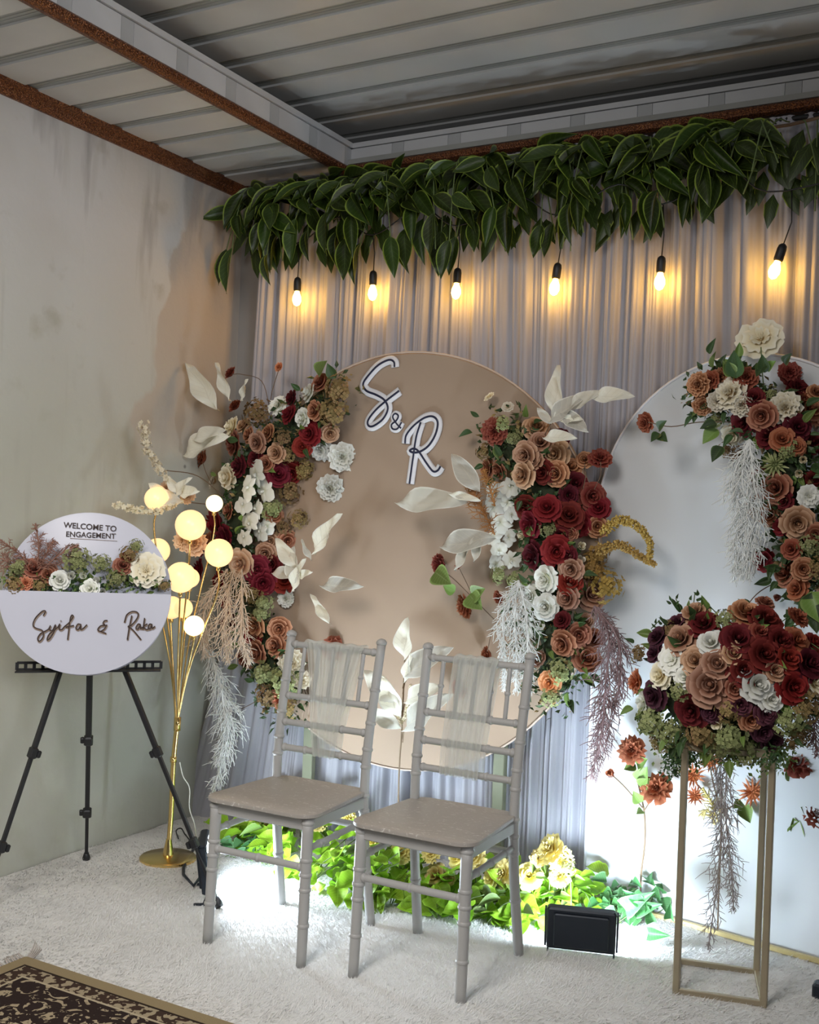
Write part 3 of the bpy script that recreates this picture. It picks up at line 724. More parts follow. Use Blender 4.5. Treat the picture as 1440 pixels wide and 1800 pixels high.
for a_, b_, i in (((385,722),(326,640),0),((405,705),(380,640),2),((425,705),(432,668),2),((400,765),(312,795),1),((395,755),(340,772),3),((552,975),(590,905),0),((548,985),(530,950),2),((525,1000),(485,948),3),((530,1010),(474,1005),1),((525,1015),(545,1005),3),((565,1030),(628,1028),0),((548,1045),(578,1095),2),((520,1030),(508,965),1),((515,1040),(530,985),0)):
    big_leaf(T1, a_, b_, -.36, 1.2, i)
stem([at(400, 880, -.28), at(350, 838, -.50), at(300, 828, -.68), at(280, 828, -.76)], .002, M_stem, T1); stem([at(400, 890, -.28), at(350, 885, -.50), at(310, 880, -.72)], .002, M_stem, T1)
stem([at(470, 740, -.25), at(478, 690, -.27), at(490, 650, -.28)], .0016, M_stem, T1)
stem([at(475, 720, -.25), at(460, 670, -.27), at(425, 658, -.28), at(408, 658, -.28)], .0016, M_stem, T1)
stem([at(372, 850, -.25), at(362, 830, -.27), at(356, 812, -.28)], .0016, M_stem, T1)
stem([at(520, 1215, -.25), at(470, 1225, -.28), at(425, 1246, -.3)], .0016, M_stem, T1)
blossom_spray([at(298, 850, -.74), at(275, 815, -.76), at(257, 780, -.78), at(252, 745, -.80)], .026, T1, 5, 'cream blossom spray rising to upper left')
blossom_spray([at(320, 880, -.70), at(280, 898, -.78), at(240, 895, -.82), at(205, 888, -.86)], .016, T1, 6, 'cream blossom spray reaching left')
for a_, b_, i in (((318,868),(292,838),3),((318,870),(345,862),3),((310,872),(330,840),0),((320,880),(250,872),1),((300,880),(262,850),3)): big_leaf(T1, a_, b_, -.72, 1.3, i)
big_leaf(T1, (560,660), (572,635), -.30, 1.6, 0, 'fresh'); big_leaf(T1, (590,665), (575,640), -.30, 1.5, 0, 'green')
for u_, v_, r_ in ((330, 872, 14), (342, 955, 22), (322, 950, 18), (292, 858, 13)): flower('peony', 'peach', at(u_, v_, -.66), Vector((.3, -1, .2)), r_*mpp(at(u_, v_, -.66)), T1)
stem([at(400, 960, -.3), at(365, 958, -.5), at(335, 955, -.64)], .002, M_stem, T1)
frond('hanging_spray', [at(412,1000,-.42), at(400,1050,-.44), at(395,1110,-.45), at(400,1165,-.44)], .072, M_spp, T1, 31, lab='blush white hanging spray')
frond('hanging_spray', [at(425,1000,-.42), at(425,1060,-.44), at(425,1120,-.45), at(440,1165,-.44)], .072, M_spp, T1, 32, lab='blush white hanging spray')
frond('hanging_spray', [at(400,1000,-.42), at(365,1060,-.44), at(355,1110,-.45), at(362,1150,-.44)], .072, M_spp, T1, 33, lab='blush white hanging spray')
frond('hanging_spray', [at(362,1130,-.42), at(385,1200,-.43), at(395,1270,-.44), at(385,1350,-.44)], .07, M_spw, T1, 34, lab='white hanging spray')
frond('hanging_spray', [at(372,1150,-.42), at(392,1220,-.43), at(400,1300,-.44), at(372,1400,-.44)], .066, M_spw, T1, 35, lab='white hanging spray')
# ================= right crescent
T2 = thing('crescent_arrangement', 'crescent of burgundy and mocha roses on the right rim of the tan disc', 'flower arrangement', at(955, 960, -.26), 'silk flower arrangements')
L2 = [(870,758,22,'c.rust'),(852,795,14,'h.olive'),(858,825,16,'r.terra'),(878,827,15,'r.terra'),(942,753,19,'r.tan'),(924,800,20,'r.tan'),(920,834,21,'r.tan'),(950,778,19,'r.tan'),(975,798,22,'r.tan'),(938,812,15,'r.tan'),(985,770,15,'r.burg'),
 (1003,822,16,'r.terra'),(978,832,19,'r.terra'),(955,830,18,'r.burg'),(1055,806,21,'c.rust'),(1028,808,13,'r.terra'),(1041,872,22,'r.rust'),(1052,893,18,'r.red'),(1012,850,18,'r.burg'),
 (897,856,18,'o.white'),(872,868,20,'o.white'),(868,892,19,'o.white'),(893,885,18,'o.white'),(880,918,22,'o.white'),(900,905,16,'o.white'),(868,945,16,'o.white'),(895,945,16,'o.white'),(878,968,16,'o.white'),(900,985,17,'o.white'),(872,992,16,'o.white'),
 (925,893,19,'r.burg'),(932,920,23,'r.red'),(962,893,20,'r.red'),(1000,907,23,'r.burg'),(1022,922,20,'r.red'),(985,940,17,'r.burg'),(965,932,14,'h.lime'),(918,940,12,'b.cream'),(1003,937,12,'r.terra'),(1050,925,18,'r.terra'),
 (938,976,22,'r.burg'),(978,968,23,'r.red'),(1000,975,14,'r.burg'),(1005,1000,19,'r.tan'),(1002,1025,21,'r.red'),(998,1050,21,'r.tan'),(1038,1046,22,'r.tan'),(960,1018,20,'r.white'),(933,1049,19,'r.white'),(960,1067,21,'r.white'),(937,1099,18,'r.white'),
 (1018,1116,17,'r.terra'),(990,1131,22,'r.terra'),(1045,1122,14,'r.terra'),(1031,1157,20,'r.terra'),(946,1158,14,'r.tan'),(966,1200,16,'r.orange'),(988,1090,14,'r.burg'),(1030,1090,12,'r.tan'),
 (1040,1000,24,'h.gold'),(1066,1030,24,'h.gold'),(1050,975,17,'h.gold'),(1020,985,13,'b.cream'),(1022,960,12,'b.cream'),(772,993,19,'c.rust'),(817,1066,21,'c.rust'),(807,994,9,'b.rust'),(876,1050,11,'c.rust'),(856,1152,15,'c.rust'),
 (808,1210,15,'c.rust'),(880,1010,14,'h.lime'),(905,1020,14,'h.lime'),(893,715,10,'w.cream'),(860,697,9,'w.cream'),(885,745,12,'h.lime'),(985,1180,18,'h.lime'),(970,1225,16,'h.lime'),(1000,870,16,'r.burg'),(905,770,12,'h.lime')]
arrangement(T2, L2, [(885,755),(915,800),(955,870),(965,950),(975,1020),(970,1100),(985,1150),(965,1215)], -.22, .14, 58, 22, 95, 1000)
for a_, b_, i in (((975,735),(978,645),0),((970,745),(945,718),3),((965,745),(1020,690),1),((1000,720),(1050,685),1),((1040,700),(1105,690),1),((985,725),(1030,755),3),((955,770),(1005,765),1),((985,740),(1020,735),0),((845,865),(795,800),3),((820,880),(696,882),0),((845,880),(790,868),2),((870,945),(775,960),3),((835,945),(800,1000),2),((850,935),(832,985),0)):
    big_leaf(T2, a_, b_, -.38, 1.2, i)
for a_, b_ in (((765,1005),(790,1025)),((800,1040),(780,1030)),((832,1050),(850,1035)),((825,1045),(845,1070)),((1150,0),(1150,0)))[:4]: big_leaf(T2, a_, b_, -.32, 1.8, 0, 'fresh')
stem([at(870, 1090, -.26), at(830, 1050, -.3), at(800, 1020, -.32), at(775, 1000, -.33)], .0018, M_stem, T2)
stem([at(830, 1045, -.29), at(818, 1020, -.31), at(808, 1000, -.32)], .0014, M_stem, T2)
stem([at(880, 1080, -.28), at(865, 1110, -.3), at(857, 1145, -.31)], .0014, M_stem, T2)
stem([at(1025, 860, -.28), at(1030, 835, -.3), at(1028, 815, -.31)], .0014, M_stem, T2)
stem([at(1045, 860, -.28), at(1056, 835, -.3), at(1056, 812, -.31)], .0014, M_stem, T2)
stem([at(960, 1215, -.28), at(975, 1216, -.3), at(993, 1216, -.31)], .0018, M_black, T2)
stem([at(930, 830, -.28), at(960, 760, -.32), at(985, 720, -.34), at(1000, 700, -.35)], .0018, M_stem, T2)
tail([at(1060,935,-.32), at(1090,915,-.34), at(1120,925,-.35), at(1143,955,-.35), at(1140,990,-.35)], .021, 'gold', T2, 1, lab='curved mustard amaranth tail, upper')
tail([at(1055,965,-.32), at(1090,958,-.34), at(1120,975,-.35), at(1152,992,-.35)], .021, 'gold', T2, 2, lab='curved mustard amaranth tail, lower')
frond('amber_brush', [at(870,940,-.34), at(850,900,-.35), at(835,870,-.36), at(825,850,-.36)], .045, P['amber'], T2, 41, .0018, .007, lab='amber feathery brush')
frond('amber_brush', [at(870,890,-.34), at(860,850,-.35), at(850,825,-.36)], .035, P['amber'], T2, 42, .0018, .007, lab='amber feathery brush')
for k, (x_, s_) in enumerate(((885, 51), (905, 52), (925, 53))):
    frond('hanging_spray', [at(912,1020,-.40), at(x_,1080,-.42), at(x_+3,1150,-.43), at(x_+2,1215,-.43)], .048, M_spw, T2, s_, lab='white hanging spray')
frond('hanging_spray', [at(1045,1065,-.36), at(1070,1120,-.38), at(1065,1200,-.38), at(1058,1290,-.38), at(1038,1370,-.37)], .065, M_spm, T2, 54, .0022, .010, lab='mauve hanging spray')
frond('hanging_spray', [at(1045,1065,-.36), at(1085,1120,-.38), at(1090,1190,-.38), at(1080,1250,-.38)], .05, M_spm, T2, 55, .0022, .010, lab='mauve hanging spray')
# ================= arch arrangement
def ay(u): return -.17
T3 = thing('corner_arrangement', 'tall arrangement of rust and cream flowers at the upper right on the white arch', 'flower arrangement', at(1370, 850, -.3), 'silk flower arrangements')
L3 = [(1338,596,33,'w.cream'),(1284,692,28,'c.cream'),(1305,712,20,'c.cream'),(1262,705,18,'c.cream'),(1381,718,30,'c.cream'),(1228,676,22,'c.terra'),(1250,668,18,'c.rust'),(1236,712,17,'c.terra'),(1268,660,18,'c.terra'),(1312,664,22,'c.rust'),
 (1388,655,20,'c.rust'),(1402,682,20,'c.burg'),(1415,700,16,'c.rust'),(1340,730,21,'r.terra'),(1425,722,24,'r.terra'),(1435,690,15,'r.terra'),(1308,742,22,'r.burg'),(1352,765,20,'r.burg'),(1375,772,19,'r.rust'),(1402,752,20,'r.burg'),(1288,764,17,'r.cream'),(1258,738,14,'h.lime'),
 (1325,700,17,'r.burg'),(1355,695,14,'h.lime'),(1135,743,18,'c.rust'),(1362,815,22,'d.lime'),(1385,790,15,'h.lime'),(1330,812,14,'b.cream'),(1412,808,11,'b.cream'),(1405,832,11,'b.cream'),(1400,785,15,'r.rust'),(1430,780,18,'r.burg'),
 (1340,842,20,'r.rust'),(1365,858,24,'r.terra'),(1422,872,19,'w.white'),(1328,890,17,'r.tan'),(1354,905,18,'r.terra'),(1402,918,24,'r.tan'),(1435,940,17,'r.terra'),(1392,965,15,'r.rust'),(1375,925,16,'r.red'),(1343,985,20,'r.red'),
 (1384,1008,21,'r.terra'),(1402,1035,17,'r.rust'),(1412,1000,18,'r.terra'),(1368,1050,11,'b.terra'),(1430,845,16,'r.burg'),(1435,1000,17,'h.olive'),(1380,880,15,'r.burg'),(1300,800,13,'h.olive'),(1425,960,16,'h.lime'),(1278,790,12,'h.olive'),
 (1470,740,24,'r.terra'),(1475,800,24,'r.burg'),(1480,880,24,'r.tan'),(1465,925,22,'r.terra'),(1490,980,22,'r.rust'),(1460,1035,20,'r.tan')]
arrangement(T3, L3, [(1235,690),(1300,690),(1355,730),(1385,800),(1400,880),(1410,960),(1420,1030)], -.24, .14, 52, 23, 100, 950)
for a_, b_, k in (((1160,762),(1145,775),'green'),((1160,765),(1172,775),'green'),((1158,755),(1170,740),'green'),((1295,665),(1290,618),'green'),((1290,660),(1272,635),'fresh'),((1345,655),(1340,625),'green'),((1350,650),(1362,635),'fresh'),((1260,745),(1232,752),'green'),((1262,755),(1236,778),'fresh'),((1270,785),(1252,810),'green'),((1345,640),(1330,660),'green'),((1380,640),(1390,622),'green'),((1430,1040),(1435,1110),'green'),((1425,1040),(1445,1095),'fresh')):
    big_leaf(T3, a_, b_, -.38, 1.5, 0, k, name='leaf')
stem([at(1300, 742, -.32), at(1230, 742, -.34), at(1180, 750, -.35), at(1140, 742, -.35)], .0018, M_stem, T3)
stem([at(1345, 700, -.30), at(1340, 650, -.33), at(1338, 610, -.34)], .002, M_gstem, T3)
stem([at(1370, 1020, -.30), at(1330, 1045, -.33), at(1300, 1085, -.34)], .0018, M_stem, T3)
stem([at(1290, 665, -.30), at(1265, 650, -.33), at(1245, 642, -.34)], .0026, M_black, T3)
for k, (x1_, x2_, s_) in enumerate(((1290, 1285, 61), (1305, 1300, 62), (1325, 1310, 63))):
    frond('hanging_spray', [at(1318,772,-.40), at(x1_,840,-.43), at(x1_+8,910,-.43), at(x2_+5,1020,-.42)], .052, M_spw, T3, s_, lab='white hanging spray')
# ================= pedestal + its arrangement
SF = [Vector((2.245, -.763, 0)), Vector((2.471, -.707, 0)), Vector((2.408, -.495, 0)), Vector((2.187, -.545, 0))]
SC_ = sum(SF, Vector())/4
T4 = thing('flower_pedestal', 'tall open gold metal frame stand under the round bouquet at right', 'plinth', SC_)
SH = .70
for p in SF:
    b = MB(); b.bar(p+Z*.012, p+Z*SH, .018, .018, bev=.002); b.build('post', M_stand, T4, False)
for z in (.022, SH):
    for i in range(4):
        b = MB(); b.bar(SF[i]+Z*z, SF[(i+1) % 4]+Z*z, .016, .016, bev=.002); b.build('rail', M_stand, T4, False)
b = MB(); b.prism([(0, 0), (.235, 0), (.235, .23), (0, .23)], SF[0]+Z*(SH+.008), ((SF[1]-SF[0]).normalized(), (SF[3]-SF[0]).normalized(), Z), .006); b.build('top_plate', M_stand, T4, False)
T5 = thing('round_bouquet', 'large round bouquet of burgundy, mocha and white roses on the gold stand', 'flower arrangement', SC_+Z*(SH+.015), 'silk flower arrangements')
L5 = [(1190,1095,17,'r.plum'),(1157,1120,18,'r.plum'),(1151,1148,15,'r.plum'),(1238,1098,23,'r.burg'),(1222,1078,21,'r.tan'),(1310,1078,24,'r.terra'),(1345,1090,25,'r.burg'),(1403,1085,20,'c.rust'),(1336,1112,17,'r.rust'),(1298,1125,27,'r.burg'),
 (1372,1128,24,'r.burg'),(1400,1128,22,'r.rust'),(1343,1152,28,'r.burg'),(1385,1158,22,'r.red'),(1420,1167,27,'r.burg'),(1198,1124,25,'r.tan'),(1250,1130,20,'r.white'),(1183,1160,25,'w.white'),(1224,1162,22,'r.tan'),(1262,1168,26,'r.tan'),
 (1250,1203,34,'r.tan'),(1290,1150,20,'r.tan'),(1308,1178,24,'r.burg'),(1332,1203,27,'r.white'),(1362,1180,18,'r.tan'),(1356,1228,20,'r.white'),(1393,1208,26,'r.red'),(1162,1187,20,'r.cream'),(1118,1198,20,'c.orange'),(1152,1222,23,'r.plum'),
 (1132,1237,17,'r.white'),(1218,1247,27,'r.burg'),(1250,1250,18,'r.plum'),(1292,1210,18,'r.terra'),(1302,1238,18,'r.plum'),(1348,1252,19,'r.plum'),(1260,1272,16,'b.cream'),(1342,1285,18,'r.plum'),(1358,1302,18,'r.plum'),(1432,1200,20,'r.cream'),
 (1150,1265,26,'h.lime'),(1185,1288,26,'h.lime'),(1232,1290,26,'h.olive'),(1285,1292,26,'h.lime'),(1385,1262,26,'h.lime'),(1415,1240,26,'h.olive'),(1400,1290,22,'h.olive'),(1125,1150,14,'h.olive'),(1275,1090,15,'h.lime'),(1260,1310,22,'h.lime'),
 (1310,1320,22,'h.lime'),(1200,1320,22,'h.lime'),(1280,1250,18,'h.olive'),(1320,1265,18,'r.terra'),(1180,1105,13,'h.olive'),(1430,1130,16,'r.red'),(1205,1190,17,'r.white'),(1195,1215,16,'h.lime'),(1165,1300,20,'h.olive'),(1345,1060,14,'r.terra')]
BC = at(1275, 1195, SC_.y)
for u, v, r, k in L5:
    du, dv = (u-1275)/175, (v-1195)/140; dd = min(.98, math.hypot(du, dv)); dep = .20*math.sqrt(1-dd*dd)
    p = at(u, v, SC_.y-dep); n = Vector((p.x-BC.x+.02, (p.y-BC.y)*1.3-.05, p.z-BC.z+.03))
    flower(KM[k[0]], k[2:], p, n, r*mpp(p)*1.22, T5)
RR = random.Random(8); nb = MB()
nb.lathe([(.01, -.17), (.10, -.17), (.17, -.08), (.18, 0), (.14, .09), (.05, .12), (.01, .12)], BC, 20); nb.build('foam_base', M_dark, T5)
cand = [(BC+Vector((cos(a_)*.15*rad, -.05, sin(a_)*.13*rad-.02)), .09) for a_, rad in [(RR.uniform(0, 6.28), RR.uniform(.2, 1)) for _ in range(60)]]
filler(T5, cand, 1000, .03, M_green, .6, RR)
cand = [(BC+Vector((RR.uniform(-.17, .19), RR.uniform(-.1, .08), -.17+RR.uniform(-.05, .04))), .05) for _ in range(50)]
filler(T5, cand, 1300, .016, M_lgreen, .55, RR, 'trailing_foliage')
cand = [(at(1190, 1335, SC_.y-.12), .035), (at(1180, 1350, SC_.y-.12), .03), (at(1360, 1330, SC_.y-.12), .035), (at(1205, 1320, SC_.y-.1), .05)]
filler(T5, cand, 380, .015, M_green, .6, RR, 'trailing_foliage')
for i in range(110):
    a_ = RR.uniform(0, 6.283); rad = RR.uniform(.6, 1.12); p = BC+Vector((cos(a_)*.24*rad, RR.uniform(-.16, .04), sin(a_)*.19*rad))
    leaf(RR.choice(['green', 'fresh']), p, p-BC+Vector((RR.uniform(-.1, .1), -.05, RR.uniform(-.1, .05))), Vector((RR.uniform(-.5, .5), -1, .4)), RR.uniform(.03, .055), T5)
for a_, b_ in (((1205,1085),(1188,1052)),((1218,1075),(1222,1042)),((1262,1080),(1242,1060)),((1320,1085),(1312,1055)),((1425,1130),(1440,1140)),((1145,1105),(1160,1090)),((1365,1100),(1385,1085))):
    stem([at(*a_, SC_.y-.06), at(*b_, SC_.y-.08)], .0015, M_gstem, T5); q = at(*b_, SC_.y-.08)
    for k in range(5): leaf('green', q+Vector((RR.uniform(-.012, .012), 0, RR.uniform(-.03, 0))), Vector((RR.uniform(-1, 1), -.3, .5)), -Y, .018, T5)
frond('hanging_spray', [at(1265,1330,-.70), at(1268,1430,-.71), at(1262,1540,-.71), at(1245,1670,-.70)], .05, M_spg, T5, 71, .0015, .017, lab='grey mauve hanging spray')
frond('hanging_spray', [at(1280,1330,-.70), at(1275,1420,-.71), at(1285,1520,-.71), at(1290,1600,-.70)], .042, M_spg, T5, 72, .0015, .02, lab='grey mauve hanging spray')
frond('hanging_spray', [at(1425,1240,-.66), at(1432,1280,-.66), at(1436,1330,-.66)], .03, M_spm, T5, 73, .0015, .012, lab='mauve hanging spray')
# ================= stems fixed on the arch
def silk_flower(lab, main, side, blooms, lvs, y=-.20, fern=None):
    t = thing('silk_flower', lab, 'silk flower', at(*main[0], y), 'single silk stems against the white arch')
    stem([at(u, v, y-.0) for u, v in main], .0034, M_goldstem, t)
    for s in side: stem([at(u, v, y-.01) for u, v in s], .0024, M_goldstem, t)
    for u, v, r, k in blooms:
        p = at(u, v, y-.04); flower(KM[k[0]], k[2:], p, Vector((rr(-.3, .3), -1, rr(.2, .7))), r*mpp(p)*1.1, t)
    for a_, b_ in lvs: big_leaf(t, a_, b_, y-.02, 1.7, 0, 'fresh', name='leaf')
    return t
silk_flower('silk stem with dusty red blooms left of the gold stand', [(1126,1572),(1128,1530),(1134,1480),(1133,1430),(1124,1385),(1112,1330)], [[(1130,1420),(1100,1385),(1076,1362)],[(1133,1425),(1142,1410),(1152,1392)]],
  [(1111,1319,22,'p.rust'),(1154,1386,25,'p.rust'),(1074,1361,14,'b.orange')], [((1118,1345),(1098,1352)),((1120,1345),(1136,1335)),((1126,1375),(1136,1350)),((1128,1410),(1114,1392)),((1130,1425),(1120,1430)),((1128,1385),(1140,1370))])
t = silk_flower('silk stem with coral dahlias and yellow fern behind the gold stand', [(1262,1640),(1264,1560),(1268,1480),(1268,1420)], [[(1268,1430),(1245,1400),(1222,1375)],[(1268,1430),(1290,1415),(1318,1395)],[(1268,1430),(1255,1380),(1248,1345)]],
  [(1218,1362,22,'d.orange'),(1222,1398,18,'d.orange'),(1322,1392,24,'d.orange'),(1250,1338,19,'d.orange')], [((1308,1415),(1318,1445)),((1305,1410),(1290,1420))])
frond('fern_leaf', [at(1264,1445,-.23), at(1250,1410,-.24), at(1235,1385,-.25)], .035, plain('yellow_fern', (.55, .45, .14), .7), t, 81, .0022, .009, sub=False)
frond('fern_leaf', [at(1258,1450,-.23), at(1245,1425,-.24), at(1232,1432,-.25)], .03, plain('yellow_fern2', (.60, .50, .2), .7), t, 82, .0022, .009, sub=False)
silk_flower('silk stem with dusty red blooms at the far right edge', [(1378,1672),(1395,1630),(1408,1570),(1405,1500),(1402,1440),(1398,1400),(1404,1350)], [[(1400,1440),(1385,1415),(1360,1390)],[(1404,1465),(1420,1450),(1438,1432)]],
  [(1403,1341,24,'p.rust'),(1440,1428,24,'p.rust')], [((1400,1370),(1385,1345)),((1405,1460),(1395,1440)),((1405,1465),(1418,1455)),((1428,1430),(1410,1420)),((1400,1470),(1405,1445))])
# ================= white leaf spray in front of the disc
LS = thing('leaf_spray', 'tall spray of white preserved leaves on a gilded stem between the chairs', 'dried leaves', at(700, 1500, -.36))
stem([at(700,1560,-.36), at(700,1450,-.36), at(702,1350,-.36), at(706,1290,-.36), at(710,1200,-.36), at(712,1150,-.36)], .003, M_goldstem, LS)
for a_, b_, i in (((712,1160),(712,1090),3),((712,1190),(778,1138),1),((712,1235),(765,1205),1),((710,1285),(782,1222),0),((706,1280),(648,1248),1),((705,1262),(668,1190),3),((704,1240),(636,1180),1),((712,1200),(722,1150),2)):
    stem([at(708, (a_[1]+20), -.36), at(*a_, -.37)], .0018, M_goldstem, LS); big_leaf(LS, a_, b_, -.38, 1.35, i)
tail([at(706,1270,-.37), at(690,1245,-.38), at(680,1215,-.38)], .005, 'cream', LS, 4, 'seed_tail'); tail([at(710,1265,-.37), at(718,1235,-.38), at(722,1205,-.38)], .005, 'cream', LS, 5, 'seed_tail')
# ------------------------------------------------------------------ leaf garland
G = thing('leaf_garland', 'dense hanging garland of dark green leaves with pale edges along the ceiling', 'garland', (1.8, -.12, 2.66))
b = MB(); RR = random.Random(12)
b.tube([(x_, -.13+.01*sin(9*x_), 2.655+.008*sin(13*x_)) for x_ in [.1+.08*i for i in range(36)]], .006, 5); b.build('vine', M_stem, G)
cnt = 0; NL = 299; extra = MB()
xs = [.12+2.62*((i+.5)/62) for i in range(62)]
for ci, x0_ in enumerate(xs):
    ln_ = RR.uniform(.20, .40) if x0_ < 1.9 else RR.uniform(.14, .32)
    if x0_ < .25: ln_ = RR.uniform(.2, .34)
    y_ = RR.uniform(-.27, -.12); sw = RR.uniform(-.12, .12)
    bs = spline([(x0_, -.13, 2.655), (x0_+sw*.3, y_, 2.62), (x0_+sw, y_-.02, 2.655-ln_)], 5)
    b = MB(); b.tube(bs, .0025, 4); b.build('twig', M_gstem, G)
    for k in range(6):
        if cnt >= NL: break
        t_ = min(.98, .05+k*.17+RR.uniform(-.05, .05)); p = bs[int(t_*(len(bs)-1))]; sd = (-1) ** k
        if k == 5: d = Vector((RR.uniform(-.25, .25), -.15, -1))
        else: d = Vector((sd*RR.uniform(.25, 1.0), RR.uniform(-.5, -.05), RR.uniform(-1, -.25) if k else RR.uniform(-.6, .2)))
        leaf('garland', p, d, Vector((RR.uniform(-.6, .6), -1, RR.uniform(-.1, .7))), RR.uniform(.13, .195), G); cnt += 1
bb = MB()
for i in range(230):
    p = Vector((RR.uniform(.12, 3.0), RR.uniform(-.15, -.09), RR.uniform(2.42, 2.66))); d = Vector((RR.uniform(-.6, .6), -.1, -1)).normalized(); s = RR.uniform(.1, .15); x = d.cross(Y).normalized()
    bb.add([p, p+d*s*.3+x*s*.2, p+d*s*.6+x*s*.17, p+d*s, p+d*s*.6-x*s*.17, p+d*s*.3-x*s*.2, p+d*s*.45-Y*.01], [(0, 1, 6), (1, 2, 6), (2, 3, 6), (3, 4, 6), (4, 5, 6), (5, 0, 6)], 0, [(.5, 0), (1, .3), (1, .6), (.5, 1), (0, .6), (0, .3), (.5, .5)])
bb.build('rear_leaves', M_leafg, G)['kind'] = 'stuff'
# ------------------------------------------------------------------ string lights
SL = thing('string_light', 'black cable string of six glowing warm filament bulbs under the garland', 'string light', (1.4, -.2, 2.5))
bulbs = [(522,525,0),(655,515,0),(802,512,.004),(975,505,.012),(1160,495,.004),(1362,475,.03)]
b = MB(); pth = [Vector((.15, -.17, 2.56))]
for u, v, sl in bulbs:
    p = at(u, v, -.145); pth += [Vector((p.x-.15, -.18, 2.50)), Vector((p.x+sl, -.16, 2.42))]
b.tube(spline(pth+[Vector((3.0, -.17, 2.55))], 6), .0028, 5); b.build('cable', M_black, SL)
for u, v, sl in bulbs:
    p = at(u, v, -.145); tpt = p+Z*.10+X*sl; ax_ = (tpt-p).normalized(); x_ = ax_.orthogonal().normalized(); A_ = (x_, ax_.cross(x_), ax_)
    b = MB(); b.tube([p+ax_*.08, p+ax_*.16+X*.002, Vector((p.x+sl*1.6, -.16, 2.42))], .0022, 5); b.build('drop_cord', M_black, SL)
    b = MB(); b.lathe([(.006, .088), (.013, .082), (.0155, .07), (.0155, .035), (.013, .03), (.006, .03)], p, 14, 0, A_); so = b.build('socket', M_black, SL)
    b = MB(); b.lathe([(.002, -.030), (.012, -.024), (.0185, -.008), (.017, .008), (.010, .024), (.009, .034), (.002, .034)], p, 14, 0, A_); bu = b.build('bulb', M_bulb, so)
    bu['label'] = 'glowing warm filament bulb'
# ------------------------------------------------------------------ chairs
def make_chair(name, label):
    t = thing(name, label, 'chair', (0, 0, 0), 'grey event chairs')
    W, D = .168, .195
    def turned(p0, p1, r0_, r1_, rings, nm, mid=None):
        b = MB(); path = [Vector(p0)]+([Vector(q) for q in mid] if mid else [])+[Vector(p1)]; pts = spline(path, 8) if mid else [Vector(p0).lerp(Vector(p1), i/10) for i in range(11)]
        n = len(pts); rad = [r0_+(r1_-r0_)*i/(n-1) for i in range(n)]; b.tube(pts, rad, 12)
        for f in rings:
            i = f*(n-1); k = min(n-2, int(i)); p = pts[k].lerp(pts[k+1], i-k); d = (pts[k+1]-pts[k]).normalized(); r_ = r0_+(r1_-r0_)*f
            b.tube([p-d*.006, p-d*.003, p+d*.003, p+d*.006], [r_, r_+.0028, r_+.0028, r_], 12, cap=False)
        return b.build(nm, M_chair, t)
    for s in (-1, 1):
        turned((s*W*1.0, -D, .008), (s*W*.98, -D+.012, .432), .015, .0175, (.28, .52, .62, .72, .97), 'leg')
        turned((s*W*1.02, D+.008, .008), (s*(W+.004), D+.002, .905), .0155, .0145, (.16, .32, .40, .48, .62, .70, .79, .88), 'leg', [(s*W*.99, D-.045, .28), (s*W*.99, D-.060, .45), (s*W, D-.048, .62)])
        b = MB(); b.lathe([(.004, 0), (.016, .002), (.0175, .010), (.012, .018), (.004, .021)], (s*(W+.004), D+.002, .902), 12); b.build('finial', M_chair, t)
        turned((s*W, -D+.008, .345), (s*W*.98, D-.055, .352), .0095, .0095, (.2, .5, .8), 'stretcher')
    turned((-W, -D+.006, .292), (W, -D+.006, .292), .0105, .0105, (.06, .5, .94), 'stretcher')
    turned((-W, D-.045, .335), (W, D-.045, .335), .0105, .0105, (.06, .5, .94), 'stretcher')
    def backy(z): return D-.048+max(0, z-.62)*.17
    rails = (.878, .712, .628, .545)
    for z in rails: turned((-W, backy(z), z), (W, backy(z), z), .0105, .0105, (.06, .3, .7, .94), 'back_rail')
    for k in range(5):
        x_ = -W+2*W*(k+1)/6; turned((x_, backy(.712), .712), (x_, backy(.878), .878), .0068, .0068, (.5,), 'spindle')
    # seat: rounded trapezoid with thin edge and apron
    def rp(wf, wb, d0, d1, r_):
        out = []
        for (cx, cy, a0) in ((wf-r_, -d0+r_, -PI/2), (wb-r_, d1-r_, 0), (-wb+r_, d1-r_, PI/2), (-wf+r_, -d0+r_, PI)):
            for i in range(7): a = a0+PI/2*i/6; out.append((cx+r_*cos(a), cy+r_*sin(a)))
        return out
    b = MB(); p0 = rp(.195, .176, .222, .165, .055); n = len(p0)
    vs = [(x_*.985, y_*.985, .4365) for x_, y_ in p0]+[(x_, y_, .439) for x_, y_ in p0]+[(x_, y_, .448) for x_, y_ in p0]+[(x_*.985, y_*.985, .4505) for x_, y_ in p0]+[(x_*.6, y_*.6, .4475) for x_, y_ in p0]
    fs = [(r_*n+i, r_*n+(i+1) % n, (r_+1)*n+(i+1) % n, (r_+1)*n+i) for r_ in range(4) for i in range(n)]+[tuple(range(n-1, -1, -1)), tuple(range(4*n, 5*n))]
    b.add(vs, fs); b.build('seat', M_seat, t, auto=True)
    b = MB(); b.bar((-W, -D+.01, .415), (W, -D+.01, .415), .018, .034, bev=.003); b.bar((-W, D-.06, .415), (W, D-.06, .415), .018, .034, bev=.003)
    for s in (-1, 1): b.bar((s*W, -D+.01, .415), (s*W*.98, D-.06, .415), .018, .034, bev=.003)
    b.build('apron', M_chair, t, False)
    return t
def copy_tree(o, parent=None):
    c = o.copy(); C.objects.link(c); ORG[c.name] = ORG.get(o.name, Vector()).copy()
    if parent: c.parent = parent
    for ch in list(o.children): copy_tree(ch, c)
    return c
